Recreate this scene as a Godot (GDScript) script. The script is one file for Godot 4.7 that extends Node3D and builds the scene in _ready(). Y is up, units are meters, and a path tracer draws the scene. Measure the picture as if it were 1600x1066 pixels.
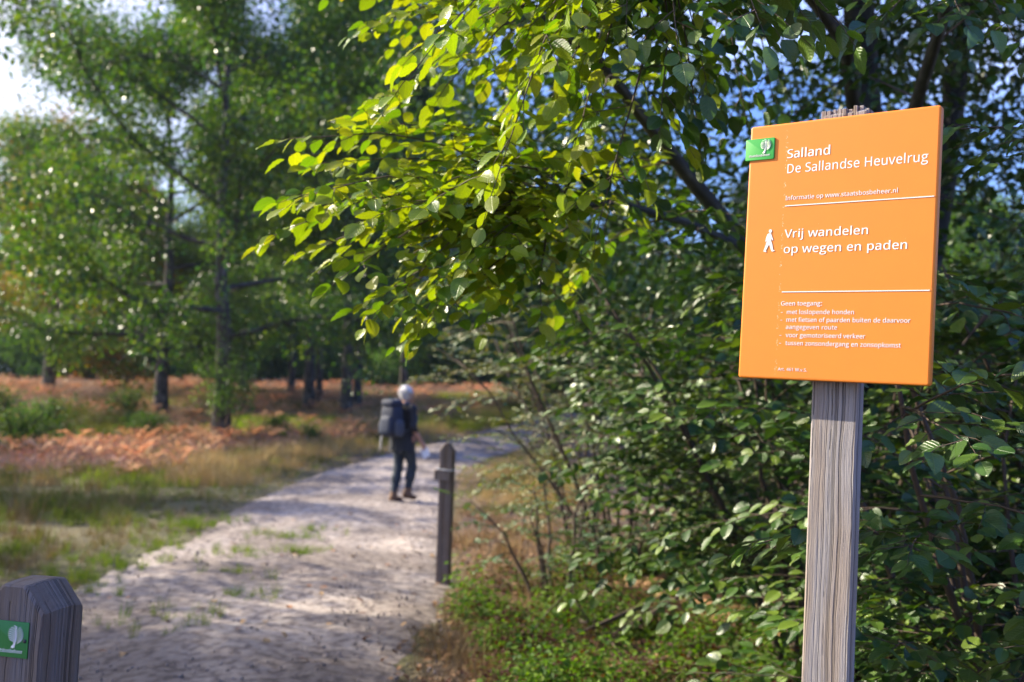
extends Node3D
# A sandy walking path past an orange information sign at the edge of a beech wood; y up, metres.

var rng := RandomNumberGenerator.new()
var nz := FastNoiseLite.new()
var cam: Camera3D
var M := {}
var leaf_meshes: Array = []
var names := {}

# ---------------------------------------------------------------- helpers
func rr(a: float, b: float) -> float:
	return rng.randf_range(a, b)

func rv(s: float) -> Vector3:
	return Vector3(rr(-s, s), rr(-s, s), rr(-s, s))

func lin(r: float, g: float, b: float) -> Color:
	return Color(r, g, b).linear_to_srgb()

func numbered(called: String) -> String:
	var n: int = names.get(called, 0)
	names[called] = n + 1
	return called if n == 0 else "%s_%03d" % [called, n]

func thing(called: String, label: String, category: String, at := Vector3.ZERO, group := "") -> Node3D:
	var o := Node3D.new()
	o.name = numbered(called)
	add_child(o, true)
	o.position = at
	tag(o, label, category, group)
	return o

func tag(o: Node, label: String, category: String, group := "", kind := "") -> void:
	if label:
		o.set_meta("label", label)
	if category:
		o.set_meta("category", category)
	if group:
		o.set_meta("group", group)
	if kind:
		o.set_meta("kind", kind)

func copy(o: Node3D, called: String, label: String, at: Vector3, turn: float, size: float) -> Node3D:
	var c: Node3D = o.duplicate()
	c.name = numbered(called)
	add_child(c, true)
	c.position = at
	c.rotation.y = turn
	c.scale = Vector3.ONE * size
	c.set_meta("label", label)
	return c

func surf() -> SurfaceTool:
	var st := SurfaceTool.new()
	st.begin(Mesh.PRIMITIVE_TRIANGLES)
	st.set_uv(Vector2.ZERO)
	return st

func build(st: SurfaceTool, called: String, m: Material, parent: Node) -> MeshInstance3D:
	st.generate_normals()
	return put(st.commit(), called, m, parent)

func put(mesh: Mesh, called: String, m: Material, parent: Node) -> MeshInstance3D:
	var o := MeshInstance3D.new()
	o.name = called if parent != self else numbered(called)
	o.mesh = mesh
	o.material_override = m
	parent.add_child(o, true)
	return o

# corners counter-clockwise as seen from outside
func quad(st: SurfaceTool, a: Vector3, b: Vector3, c: Vector3, d: Vector3) -> void:
	for v in [a, c, b, a, d, c]:
		st.add_vertex(v)

func tri(st: SurfaceTool, a: Vector3, b: Vector3, c: Vector3) -> void:
	for v in [a, c, b]:
		st.add_vertex(v)

func tube(st: SurfaceTool, pts: Array, rads: Array, sides: int, wobble := 0.0) -> void:
	var rings := []
	var side := Vector3.RIGHT
	var along := 0.0
	for i in pts.size():
		var t: Vector3 = (pts[mini(i + 1, pts.size() - 1)] - pts[maxi(i - 1, 0)]).normalized()
		side = (side - t * side.dot(t))
		if side.length() < 0.01:
			side = t.cross(Vector3.FORWARD)
		side = side.normalized()
		var up := t.cross(side)
		if i > 0:
			along += (pts[i] - pts[i - 1]).length()
		var ring := []
		for k in sides + 1:
			var a := TAU * (k % sides) / sides
			var r: float = rads[i]
			if wobble > 0.0:
				r *= 1.0 + wobble * nz.get_noise_3d(cos(a) * 40.0 + pts[0].x * 31.0, sin(a) * 40.0, along * 22.0)
			ring.append([pts[i] + (side * cos(a) + up * sin(a)) * r, Vector2(float(k) / sides, along)])
		rings.append(ring)
	for i in rings.size() - 1:
		for k in sides:
			var q := [rings[i][k], rings[i + 1][k], rings[i + 1][k + 1], rings[i][k + 1]]
			for n in [0, 1, 2, 0, 2, 3]:
				st.set_uv(q[n][1])
				st.add_vertex(q[n][0])
	var e: Array = rings[rings.size() - 1]
	for k in range(1, sides - 1):
		for v in [e[0], e[k + 1], e[k]]:
			st.set_uv(v[1])
			st.add_vertex(v[0])

# box with chamfered edges, centred on c, half sizes h
func cbox(st: SurfaceTool, c: Vector3, h: Vector3, b: float) -> void:
	st.set_smooth_group(-1)
	var p := func(sx: float, sy: float, sz: float, ax: int) -> Vector3:
		var v := Vector3(sx * h.x, sy * h.y, sz * h.z)
		for k in 3:
			if k != ax:
				v[k] -= b * signf(v[k])
		return c + v
	for ax in 3:
		for s in [-1.0, 1.0]:
			var q := []
			for uv in [[-1, -1], [1, -1], [1, 1], [-1, 1]]:
				var d := [0.0, 0.0, 0.0]
				d[ax] = s
				d[(ax + 1) % 3] = float(uv[0])
				d[(ax + 2) % 3] = float(uv[1])
				q.append(p.call(d[0], d[1], d[2], ax))
			if s > 0:
				quad(st, q[0], q[1], q[2], q[3])
			else:
				quad(st, q[3], q[2], q[1], q[0])
	for ax in 3:
		var u := (ax + 1) % 3
		var w := (ax + 2) % 3
		for su in [-1.0, 1.0]:
			for sw in [-1.0, 1.0]:
				var d := [0.0, 0.0, 0.0]
				d[u] = su
				d[w] = sw
				d[ax] = -1.0
				var a1: Vector3 = p.call(d[0], d[1], d[2], u)
				var a2: Vector3 = p.call(d[0], d[1], d[2], w)
				d[ax] = 1.0
				var b1: Vector3 = p.call(d[0], d[1], d[2], u)
				var b2: Vector3 = p.call(d[0], d[1], d[2], w)
				if su * sw > 0:
					quad(st, a1, a2, b2, b1)
				else:
					quad(st, b1, b2, a2, a1)
	for sx in [-1.0, 1.0]:
		for sy in [-1.0, 1.0]:
			for sz in [-1.0, 1.0]:
				var a: Vector3 = p.call(sx, sy, sz, 0)
				var bb: Vector3 = p.call(sx, sy, sz, 1)
				var cc: Vector3 = p.call(sx, sy, sz, 2)
				if sx * sy * sz > 0:
					tri(st, a, bb, cc)
				else:
					tri(st, a, cc, bb)

# rounded lump: superellipsoid
func blob(st: SurfaceTool, c: Vector3, h: Vector3, e: float, basis := Basis(), n := 14) -> void:
	st.set_smooth_group(0)
	var g := []
	var f := func(x: float) -> float: return signf(x) * pow(absf(x), e)
	for i in n + 1:
		var la := -PI / 2 + PI * i / n
		var row := []
		for k in 2 * n + 1:
			var lo := PI * (k % (2 * n)) / n
			row.append(c + basis * (h * Vector3(f.call(cos(la)) * f.call(cos(lo)), f.call(sin(la)), f.call(cos(la)) * f.call(sin(lo)))))
		g.append(row)
	for i in n:
		for k in 2 * n:
			if i > 0:
				tri(st, g[i][k], g[i + 1][k + 1], g[i][k + 1])
			if i < n - 1:
				tri(st, g[i][k], g[i + 1][k], g[i + 1][k + 1])

# flat polygon (x, y) raised by t along z, with sides
func plate(st: SurfaceTool, poly: PackedVector2Array, z0: float, t: float) -> void:
	st.set_smooth_group(-1)
	var p := poly
	if Geometry2D.is_polygon_clockwise(p):
		p.reverse()
	var ix := Geometry2D.triangulate_polygon(p)
	for i in range(0, ix.size(), 3):
		var a := p[ix[i]]
		var b := p[ix[i + 1]]
		var c := p[ix[i + 2]]
		if (b - a).cross(c - a) < 0:
			var s := b
			b = c
			c = s
		tri(st, Vector3(a.x, a.y, z0 + t), Vector3(b.x, b.y, z0 + t), Vector3(c.x, c.y, z0 + t))
	for i in p.size():
		var a := p[i]
		var b := p[(i + 1) % p.size()]
		quad(st, Vector3(a.x, a.y, z0), Vector3(b.x, b.y, z0), Vector3(b.x, b.y, z0 + t), Vector3(a.x, a.y, z0 + t))

func copies(called: String, mesh: Mesh, m: Material, where: Array, parent: Node) -> MultiMeshInstance3D:
	var mm := MultiMesh.new()
	mm.transform_format = MultiMesh.TRANSFORM_3D
	mm.use_colors = true
	mm.mesh = mesh
	mm.instance_count = where.size()
	for i in where.size():
		mm.set_instance_transform(i, where[i][0])
		mm.set_instance_color(i, where[i][1])
	var o := MultiMeshInstance3D.new()
	o.name = called if parent != self else numbered(called)
	o.multimesh = mm
	o.material_override = m
	parent.add_child(o, true)
	o.set_meta("kind", "stuff")
	return o

# ---------------------------------------------------------------- materials
func flat(r: float, g: float, b: float, rough := 0.8, spec := 0.5) -> StandardMaterial3D:
	var m := StandardMaterial3D.new()
	m.albedo_color = lin(r, g, b)
	m.roughness = rough
	m.metallic_specular = spec
	return m

func leafy(back: Color, rough: float, tex: Texture2D = null, bump: Texture2D = null) -> StandardMaterial3D:
	var m := StandardMaterial3D.new()
	m.vertex_color_use_as_albedo = true
	m.roughness = rough
	m.metallic_specular = 0.6
	m.backlight_enabled = true
	m.backlight = back
	if tex:
		m.albedo_texture = tex
	if bump:
		m.heightmap_enabled = true
		m.heightmap_texture = bump
		m.heightmap_scale = 0.12
	return m

func noise_tex(freq: float, ramp: Array, size := 512, oct := 4, kind := FastNoiseLite.TYPE_SIMPLEX_SMOOTH, sd := 1) -> NoiseTexture2D:
	var n := FastNoiseLite.new()
	n.noise_type = kind
	n.frequency = freq
	n.fractal_octaves = oct
	n.seed = sd
	var t := NoiseTexture2D.new()
	t.width = size
	t.height = size
	t.seamless = true
	t.noise = n
	if ramp.size():
		var g := Gradient.new()
		var off := PackedFloat32Array()
		var col := PackedColorArray()
		for r in ramp:
			off.append(r[0])
			col.append(lin(r[1], r[2], r[3]))
		g.offsets = off
		g.colors = col
		t.color_ramp = g
	return t

func wood_images(w: int, h: int, sd: int, knot: float) -> Array:
	var a := Image.create(w, h, false, Image.FORMAT_RGB8)
	var b := Image.create(w, h, false, Image.FORMAT_RGB8)
	var n := FastNoiseLite.new()
	n.seed = sd
	n.frequency = 1.0
	n.fractal_octaves = 3
	for y in h:
		var v := float(y) / h
		for x in w:
			var u := float(x) / w
			var rough_side: float = smoothstep(0.42, 0.30, u + 0.05 * n.get_noise_2d(2.0, v * 6.0))
			var q := u + 0.035 * n.get_noise_2d(u * 1.5, v * 3.0) + knot * n.get_noise_2d(u * 2.0 + 9.0, v * 9.0)
			var w8 := n.get_noise_2d(q * 9.0, 3.0)
			var grain: float = absf(sin((q * 11.0 + 1.6 * w8) * PI))
			grain = lerpf(smoothstep(0.0, 0.42, grain), 0.78, rough_side * 0.75)
			var fine := n.get_noise_2d(q * 70.0, v * 14.0)
			var speck := n.get_noise_2d(u * 110.0, v * 420.0)
			var crack: float = smoothstep(0.0, 0.010, absf(q - 0.17 - 0.006 * n.get_noise_2d(1.0, v * 30.0)))
			crack = minf(crack, smoothstep(0.0, 0.008, absf(q - 0.44 - 0.01 * n.get_noise_2d(5.0, v * 20.0))) if n.get_noise_2d(8.0, v * 7.0) > 0.0 else 1.0)
			if n.get_noise_2d(3.3, v * 6.0) < -0.15:
				crack = 1.0
			var tone := 0.08 + 0.66 * grain + 0.22 * fine + (0.14 + 0.12 * rough_side) * speck
			tone = clampf(tone * lerpf(0.2, 1.0, crack), 0.02, 1.0)
			var warm: float = clampf(0.45 + 1.6 * n.get_noise_2d(q * 3.0 + 20.0, v * 2.5), 0.0, 1.0)
			var c := Color(0.085, 0.072, 0.068).lerp(Color(0.37, 0.34, 0.325), tone)
			c = c * Color(1.0, lerpf(1.0, 0.9, warm), lerpf(1.0, 0.78, warm))
			a.set_pixel(x, y, c.linear_to_srgb())
			var hh := clampf((0.25 + 0.6 * grain + 0.1 * fine + 0.1 * speck) * lerpf(0.1, 1.0, crack), 0.0, 1.0)
			b.set_pixel(x, y, Color(hh, hh, hh))
	return [ImageTexture.create_from_image(a), ImageTexture.create_from_image(b)]

func wood(tex: Array, tint: Color, scale: Vector3, offset := Vector3.ZERO) -> StandardMaterial3D:
	var m := StandardMaterial3D.new()
	m.albedo_texture = tex[0]
	m.albedo_color = tint
	m.roughness = 0.86
	m.uv1_triplanar = true
	m.uv1_triplanar_sharpness = 8.0
	m.uv1_scale = scale
	m.uv1_offset = offset
	m.heightmap_enabled = true
	m.heightmap_texture = tex[1]
	m.heightmap_scale = 0.4
	return m

func leaf_images() -> Array:
	var w := 96
	var h := 160
	var a := Image.create(w, h, false, Image.FORMAT_RGB8)
	var b := Image.create(w, h, false, Image.FORMAT_RGB8)
	for y in h:
		var v := 1.0 - float(y) / h
		for x in w:
			var u := absf(float(x) / w - 0.5) * 2.0
			var mid: float = 1.0 - smoothstep(0.015, 0.055, u)
			var s := fposmod((v - u * 0.30) * 8.5, 1.0)
			var vein: float = 1.0 - smoothstep(0.03, 0.13, minf(s, 1.0 - s))
			var line := maxf(mid, vein * 0.6 * (1.0 - u * 0.3))
			var mott := 0.06 * nz.get_noise_2d(x * 6.0, y * 6.0) + 0.05 * nz.get_noise_2d(x * 20.0 + 500.0, y * 20.0)
			var c := Color(0.86 + mott, 0.88 + mott, 0.82 + mott).lerp(Color(1.0, 1.0, 0.95), line * 0.75)
			a.set_pixel(x, y, c)
			var hh := 0.75 - 0.6 * line + 0.2 * sin(s * PI)
			b.set_pixel(x, y, Color(hh, hh, hh))
	return [ImageTexture.create_from_image(a), ImageTexture.create_from_image(b)]

# ---------------------------------------------------------------- ground shape
func gh(x: float, z: float) -> float:
	var r := -z - 24.0 + maxf(0.0, -x - 6.0) * 0.35
	var h := 0.0
	if r > 0.0:
		h = 2.5 * (1.0 - exp(-r * r / (r + 6.0) * 0.035))
	return h + 0.03 * nz.get_noise_2d(x * 60.0, z * 60.0) + 0.10 * nz.get_noise_2d(x * 9.0 + 70.0, z * 9.0) - 0.02

func path_mid(z: float) -> float:
	var d := -z
	var m := -2.15 + 0.25 * sin(d * 0.23)
	return m + (0.0 if d < 16.0 else 0.0095 * (d - 16.0) * (d - 16.0) * (1.0 if d < 40.0 else 1.0))

func path_half(z: float) -> float:
	return 1.5 + 0.16 * nz.get_noise_1d(z * 40.0) - 0.012 * clampf(-z - 8.0, 0.0, 40.0)

func off_path(x: float, z: float) -> float:
	return absf(x - path_mid(z)) - path_half(z)

func axis(stops: Array) -> Array:
	var out := []
	for s in stops:
		var x: float = s[0]
		while x < s[1] - 0.001:
			out.append(x)
			x += s[2]
	out.append(stops[stops.size() - 1][1])
	return out

# ---------------------------------------------------------------- leaves
# leaf along +y, across x, upper face +z
func leaf_mesh(length: float, width: float, fold: float, curl: float, twist: float, rows := 9) -> ArrayMesh:
	var st := surf()
	st.set_smooth_group(0)
	var g := []
	for i in rows + 1:
		var t := float(i) / rows
		var w := width * 0.5 * pow(maxf(0.0, sin(PI * pow(t, 0.82))), 0.72)
		var row := []
		for k in 5:
			var s := (k - 2) * 0.5
			var x := s * w
			var ripple := 0.012 * length * (1.0 if i % 2 == 0 else -1.0) * absf(s)
			var z := -absf(x) * fold * -1.0 - curl * length * t * t + ripple + twist * x * t
			var tooth := (0.03 * length if i % 2 == 0 else 0.0) * (1.0 if absf(s) > 0.9 else 0.0)
			row.append([Vector3(x, t * length + tooth * (1.0 - t), z), Vector2(0.5 + s * 0.5 * maxf(0.1, w / (width * 0.5)), 1.0 - t)])
		g.append(row)
	for i in rows:
		for k in 4:
			for v in [g[i][k], g[i + 1][k], g[i + 1][k + 1], g[i][k], g[i + 1][k + 1], g[i][k + 1]]:
				st.set_uv(v[1])
				st.add_vertex(v[0])
	st.generate_normals()
	return st.commit()

func frame(dir: Vector3, up: Vector3) -> Basis:
	var y := dir.normalized()
	var x := y.cross(up)
	if x.length() < 0.01:
		x = y.cross(Vector3.RIGHT)
	x = x.normalized()
	return Basis(x, y, x.cross(y))

# a bough from a to b with alternate side twigs in one layer and leaves along them
func spray(st: SurfaceTool, out: Array, a: Vector3, b: Vector3, r0: float, sec: float, leaf: float, step: float, cols: Array, bare := 0.2) -> void:
	var n := 7
	var pts := []
	var rads := []
	var d := b - a
	var bow := rv(0.06) * d.length() + Vector3(0, 0.07 * d.length(), 0)
	for i in n + 1:
		var t := float(i) / n
		pts.append(a + d * t + bow * sin(PI * t) + rv(0.008) * d.length() * sin(PI * t))
		rads.append(lerpf(r0, 0.0012, pow(t, 0.7)))
	for p in pts:
		if before_sign(p):
			return
	tube(st, pts, rads, 4)
	var len := d.length()
	var s := bare * len
	var side := 1.0
	var layer := (Vector3.UP + rv(0.35)).normalized()
	while s < len:
		var t := s / len
		var i := mini(int(t * n), n - 1)
		var p: Vector3 = pts[i].lerp(pts[i + 1], t * n - i)
		var tan: Vector3 = (pts[i + 1] - pts[i]).normalized()
		var across := tan.cross(layer).normalized() * side
		var l2 := sec * (1.15 - 0.75 * t) * rr(0.55, 1.25)
		twig(st, out, p, (tan * rr(0.5, 0.9) + across * rr(0.6, 0.9) + layer * rr(-0.2, 0.15)).normalized(), layer, l2, leaf, cols)
		side = -side
		s += step * rr(0.7, 1.4)
	twig(st, out, pts[n], (pts[n] - pts[n - 1]).normalized(), layer, sec * 0.35, leaf, cols)

func twig(st: SurfaceTool, out: Array, p: Vector3, dir: Vector3, layer: Vector3, l: float, leaf: float, cols: Array) -> void:
	var q := p + dir * l * 0.55 + Vector3(0, rr(-0.02, 0.02), 0) * l
	var e := p + dir * l + Vector3(0, -0.10 * l, 0) + rv(0.06) * l
	if before_sign(p) or before_sign(q) or before_sign(e):
		return
	tube(st, [p, q, e], [0.0016, 0.0012, 0.0007], 3)
	var count := maxi(1, int(l / (leaf * 0.52)))
	var side := 1.0 if rng.randf() < 0.5 else -1.0
	for k in count + 1:
		var t := (k + 0.4) / (count + 0.4)
		var at := p.lerp(q, t * 2.0) if t < 0.5 else q.lerp(e, t * 2.0 - 1.0)
		var across := dir.cross(layer).normalized() * side
		var ld := dir * rr(0.45, 0.85) + across * rr(0.5, 0.95) + Vector3(0, rr(-0.45, 0.08), 0)
		if k == count:
			at = e
			ld = dir + Vector3(0, rr(-0.4, 0.0), 0) + rv(0.15)
		var size := leaf * rr(0.62, 1.12) / 0.065
		var c: Color = cols[rng.randi() % cols.size()]
		c = c * rr(0.82, 1.18)
		out.append([Transform3D(frame(ld, layer + rv(0.55)) * Basis.from_scale(Vector3(size * rr(0.85, 1.12), size, size)), at), c])
		side = -side

# the leaves of one near plant: the nearest 300 in view as parts, the rest as one part
func hang_leaves(root: Node3D, leaves: Array, mats: Array, m: Material, cols: Array) -> void:
	var inv := cam.transform.affine_inverse()
	var seen := []
	var rest := []
	for l in leaves:
		var at: Vector3 = l[0].origin
		if before_sign(at):
			continue
		var c := inv * at
		var near := absf(c.x) < -c.z * 0.53 and absf(c.y) < -c.z * 0.36 and c.z < -0.5
		if near:
			seen.append([-c.z, l])
		else:
			rest.append(l)
	seen.sort_custom(func(p, q): return p[0] < q[0])
	for i in seen.size():
		if i < 300:
			var l: Array = seen[i][1]
			var o := MeshInstance3D.new()
			o.name = "leaf"
			o.mesh = leaf_meshes[i % leaf_meshes.size()]
			var want: Color = l[1]
			var pick := 0
			for k in mats.size():
				if absf(mats[k][0].g - want.g) + absf(mats[k][0].r - want.r) < absf(mats[pick][0].g - want.g) + absf(mats[pick][0].r - want.r):
					pick = k
			o.material_override = mats[pick][1]
			root.add_child(o, true)
			o.transform = Transform3D(l[0].basis, l[0].origin - root.position)
		else:
			rest.append(seen[i][1])
	for l in rest:
		l[0] = Transform3D(l[0].basis, l[0].origin - root.position)
	if rest.size():
		copies("foliage", leaf_meshes[0], m, rest, root)

# leaves that would stand between the sun and the sign's face are pruned
func before_sign(p: Vector3) -> bool:
	var n := Vector3(-0.60971, 0.02749, 0.79215)
	var d := Vector3(0.4368, 1.6356, -1.9040) - p
	var t := d.dot(n) / Vector3(0.777, -0.545, 0.314).dot(n)
	if t < 0.0:
		return false
	var q := Vector3(0.777, -0.545, 0.314) * t - d
	var u := q.dot(Vector3(0.79102, -0.04240, 0.61032))
	return u > -0.07 and u < 0.42 and q.y > -0.06 and q.y < 0.56

func leaf_mats(cols: Array, back: Color, rough: float, tex: Array) -> Array:
	var out := []
	for c in cols:
		for k in [0.85, 1.0, 1.15]:
			var m := leafy(back, rough, tex[0], tex[1])
			var cc: Color = c * k
			m.albedo_color = Color(cc.r, cc.g, cc.b).linear_to_srgb()
			out.append([cc, m])
	return out

# a twig cluster of simple leaves for trees further off, about 0.4 m across
func sprig_mesh(sd: int, count: int, radius: float, leaf: float, wide: float, flatness := 0.6) -> ArrayMesh:
	var r := RandomNumberGenerator.new()
	r.seed = sd
	var st := surf()
	st.set_smooth_group(-1)
	for i in count:
		var dir := Vector3(r.randf_range(-1, 1), r.randf_range(-1, 1) * flatness, r.randf_range(-1, 1)).normalized()
		var at := dir * radius * sqrt(r.randf_range(0.05, 1.0))
		var b := frame(dir + Vector3(r.randf_range(-0.7, 0.7), r.randf_range(-0.9, 0.2), r.randf_range(-0.7, 0.7)), Vector3(r.randf_range(-0.6, 0.6), 1, r.randf_range(-0.6, 0.6)))
		var l := leaf * r.randf_range(0.65, 1.2)
		var w := l * wide * 0.5
		var v := r.randf_range(0.7, 1.25)
		st.set_color(Color(v * r.randf_range(0.9, 1.15), v, v * 0.95))
		var p := [Vector3.ZERO, Vector3(-w * 0.8, l * 0.35, w * 0.3), Vector3(-w, l * 0.66, w * 0.35), Vector3(0, l, -l * 0.08), Vector3(w, l * 0.66, w * 0.35), Vector3(w * 0.8, l * 0.35, w * 0.3), Vector3(0, l * 0.5, 0)]
		for k in 6:
			for q in [p[6], p[k], p[(k + 1) % 6]]:
				st.add_vertex(at + b * q)
	st.generate_normals()
	return st.commit()

# ---------------------------------------------------------------- trees
func tree(called: String, label: String, group: String, at: Vector3, o: Dictionary) -> Node3D:
	var root := thing(called, label, "tree", at, group)
	rng.seed = o.seed
	var H: float = o.h
	var r0: float = o.r
	var pts := []
	var rads := []
	var n := 12
	var drift := Vector3.ZERO
	for i in n + 1:
		var t := float(i) / n
		pts.append(Vector3(o.get("lean", 0.0) * H * t, -0.25 + H * 0.94 * t, o.get("leanz", 0.0) * H * t) + drift)
		if i > 2:
			drift += Vector3(rr(-1, 1), 0, rr(-1, 1)) * H * o.get("bend", 0.008)
		var flare := 1.0 + 0.45 * exp(-t * n * 1.6)
		rads.append(r0 * flare * lerpf(1.0, 0.08, pow(t, 1.1)))
	var st := surf()
	tube(st, pts, rads, 10, 0.16)
	build(st, "trunk", M.bark, root)
	var sites := []
	var limbs: int = o.limbs
	for i in limbs:
		var t := lerpf(o.first, 0.97, pow((i + 0.5) / limbs, 0.9))
		var k := mini(int(t * n), n - 1)
		var s: Vector3 = pts[k].lerp(pts[k + 1], t * n - k)
		var az := i * 2.399 + rr(-0.5, 0.5)
		var up := lerpf(o.get("low", 0.05), 1.15, pow(t, 1.6)) + rr(-0.15, 0.15)
		var dir := Vector3(cos(az) * cos(up), sin(up), sin(az) * cos(up))
		var prof := sin(PI * clampf(0.18 + 0.78 * pow((t - o.first) / (1.0 - o.first), o.get("peak", 0.8)), 0.0, 1.0))
		var l: float = o.spread * prof * rr(0.75, 1.2)
		var lp := [s]
		var lr := [maxf(0.02, rads[k] * 0.5)]
		var p := s
		for q in 6:
			p += dir * l / 6.0
			dir = (dir + rv(0.22) + Vector3(0, o.get("droop", 0.0), 0)).normalized()
			lp.append(p)
			lr.append(lerpf(lr[0], 0.012, (q + 1) / 6.0))
		var bs := surf()
		tube(bs, lp, lr, 5)
		for q in range(2, 7):
			for twin in 2:
				var sd := (dir + rv(0.95)).normalized()
				var sl := l * rr(0.22, 0.42)
				var a: Vector3 = lp[q]
				var e := a + sd * sl + rv(0.1) * sl
				var mid := a.lerp(e, 0.5) + rv(0.1) * sl
				tube(bs, [a, mid, e], [lr[q] * 0.6, lr[q] * 0.4, 0.006], 3)
				sites.append([a, mid, e])
			sites.append([lp[q - 1], lp[q], lp[q]])
		build(bs, "branch", M.bark, root)
	var where := []
	var cols: Array = o.cols
	var count: int = o.sprigs
	for i in count:
		var s: Array = sites[rng.randi() % sites.size()]
		var t := rr(0.15, 1.05)
		var p: Vector3 = s[0].lerp(s[1], t * 2.0) if t < 0.5 else s[1].lerp(s[2], t * 2.0 - 1.0)
		p += rv(o.get("loose", 0.4))
		var c: Color = cols[rng.randi() % cols.size()] * rr(0.75, 1.25)
		var size: float = o.get("size", 1.0) * rr(0.75, 1.25)
		where.append([Transform3D(Basis.from_euler(Vector3(rr(-0.5, 0.5), rr(0, TAU), rr(-0.5, 0.5))) * Basis.from_scale(Vector3.ONE * size), p), c])
	copies("crown", o.mesh, o.mat, where, root)
	return root

func shrub(label: String, at: Vector3, stems: int, height: float, reach: float, boughs: int, sec: float, leaf: float, step: float, cols: Array, mats: Array, toward: Vector3, called := "beech_shrub", category := "shrub", low := 0.08) -> void:
	var base := Vector3(at.x, gh(at.x, at.z), at.z)
	var root := thing(called, label, category, base)
	var leaves := []
	var tw := surf()
	for i in stems:
		var az := i * 2.399 + rr(-0.4, 0.4)
		var out := (Vector3(cos(az), 0, sin(az)) + toward * 0.7) * reach * rr(0.25, 0.75)
		var foot := base + Vector3(cos(az), 0, sin(az)) * 0.12
		foot.y -= 0.06
		var h := height * rr(0.7, 1.05)
		var pts := []
		var rads := []
		for k in 7:
			var t := k / 6.0
			pts.append(foot + out * pow(t, 1.3) + Vector3(0, h * t, 0) + rv(0.05) * t)
			rads.append(lerpf(0.016, 0.004, t) * rr(0.9, 1.1) * (1.0 + leaf * 4.0))
		var st := surf()
		for k in pts.size():
			pts[k] -= base
		tube(st, pts, rads, 6, 0.15)
		build(st, "stem", M.twig, root)
		for k in boughs:
			var t := lerpf(low, 1.0, (k + rr(0.0, 1.0)) / boughs)
			var q := mini(int(t * 6), 5)
			var a: Vector3 = base + pts[q].lerp(pts[q + 1], t * 6 - q)
			var ba := az + rr(-1.9, 1.9)
			var dir := (Vector3(cos(ba), rr(-0.25, 0.75), sin(ba)) + toward * 0.5).normalized()
			spray(tw, leaves, a, a + dir * reach * rr(0.35, 0.8) * (1.2 - 0.5 * t), 0.005, sec, leaf, step, cols)
	var m := build_shift(tw, base)
	put(m, "twigs", M.twig, root)
	hang_leaves(root, leaves, mats, M.shade_leaf, cols)

# commits twigs that were laid in world places as a mesh about a base
func build_shift(st: SurfaceTool, base: Vector3) -> ArrayMesh:
	var s2 := surf()
	s2.append_from(st.commit(), 0, Transform3D(Basis(), -base))
	s2.generate_normals()
	return s2.commit()

# ---------------------------------------------------------------- sign lettering
func words(s: String, u: float, v: float, width: float, em: float, z: float, bold: float, m: Material, parent: Node, called := "lettering") -> MeshInstance3D:
	var f := SystemFont.new()
	f.font_names = PackedStringArray(["Droid Sans"])
	var t := TextMesh.new()
	t.text = s
	t.font = f
	t.font_size = 64
	t.pixel_size = em / 64.0
	t.depth = 0.0002
	t.curve_step = 2.0
	t.horizontal_alignment = HORIZONTAL_ALIGNMENT_LEFT
	t.vertical_alignment = VERTICAL_ALIGNMENT_BOTTOM
	var b := t.get_aabb()
	var k := width / b.size.x
	var st := surf()
	for i in (3 if bold > 0.0 else 1):
		st.append_from(t, 0, Transform3D(Basis(), Vector3((i - 1) * bold * em * 0.022, 0, i * 0.00006)))
	var o := put(st.commit(), called, m, parent)
	o.scale = Vector3(k, 1, 1)
	o.position = Vector3(u - b.position.x * k, v - f.get_descent(64) * em / 64.0, z)
	return o

func strip(p: Array, w0: float, w1: float) -> PackedVector2Array:
	var l := PackedVector2Array()
	var r := PackedVector2Array()
	for i in p.size():
		var t: Vector2 = (p[mini(i + 1, p.size() - 1)] - p[maxi(i - 1, 0)]).normalized()
		var w := lerpf(w0, w1, float(i) / (p.size() - 1)) * 0.5
		l.append(p[i] + Vector2(-t.y, t.x) * w)
		r.append(p[i] - Vector2(-t.y, t.x) * w)
	r.reverse()
	l.append_array(r)
	return l

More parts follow.
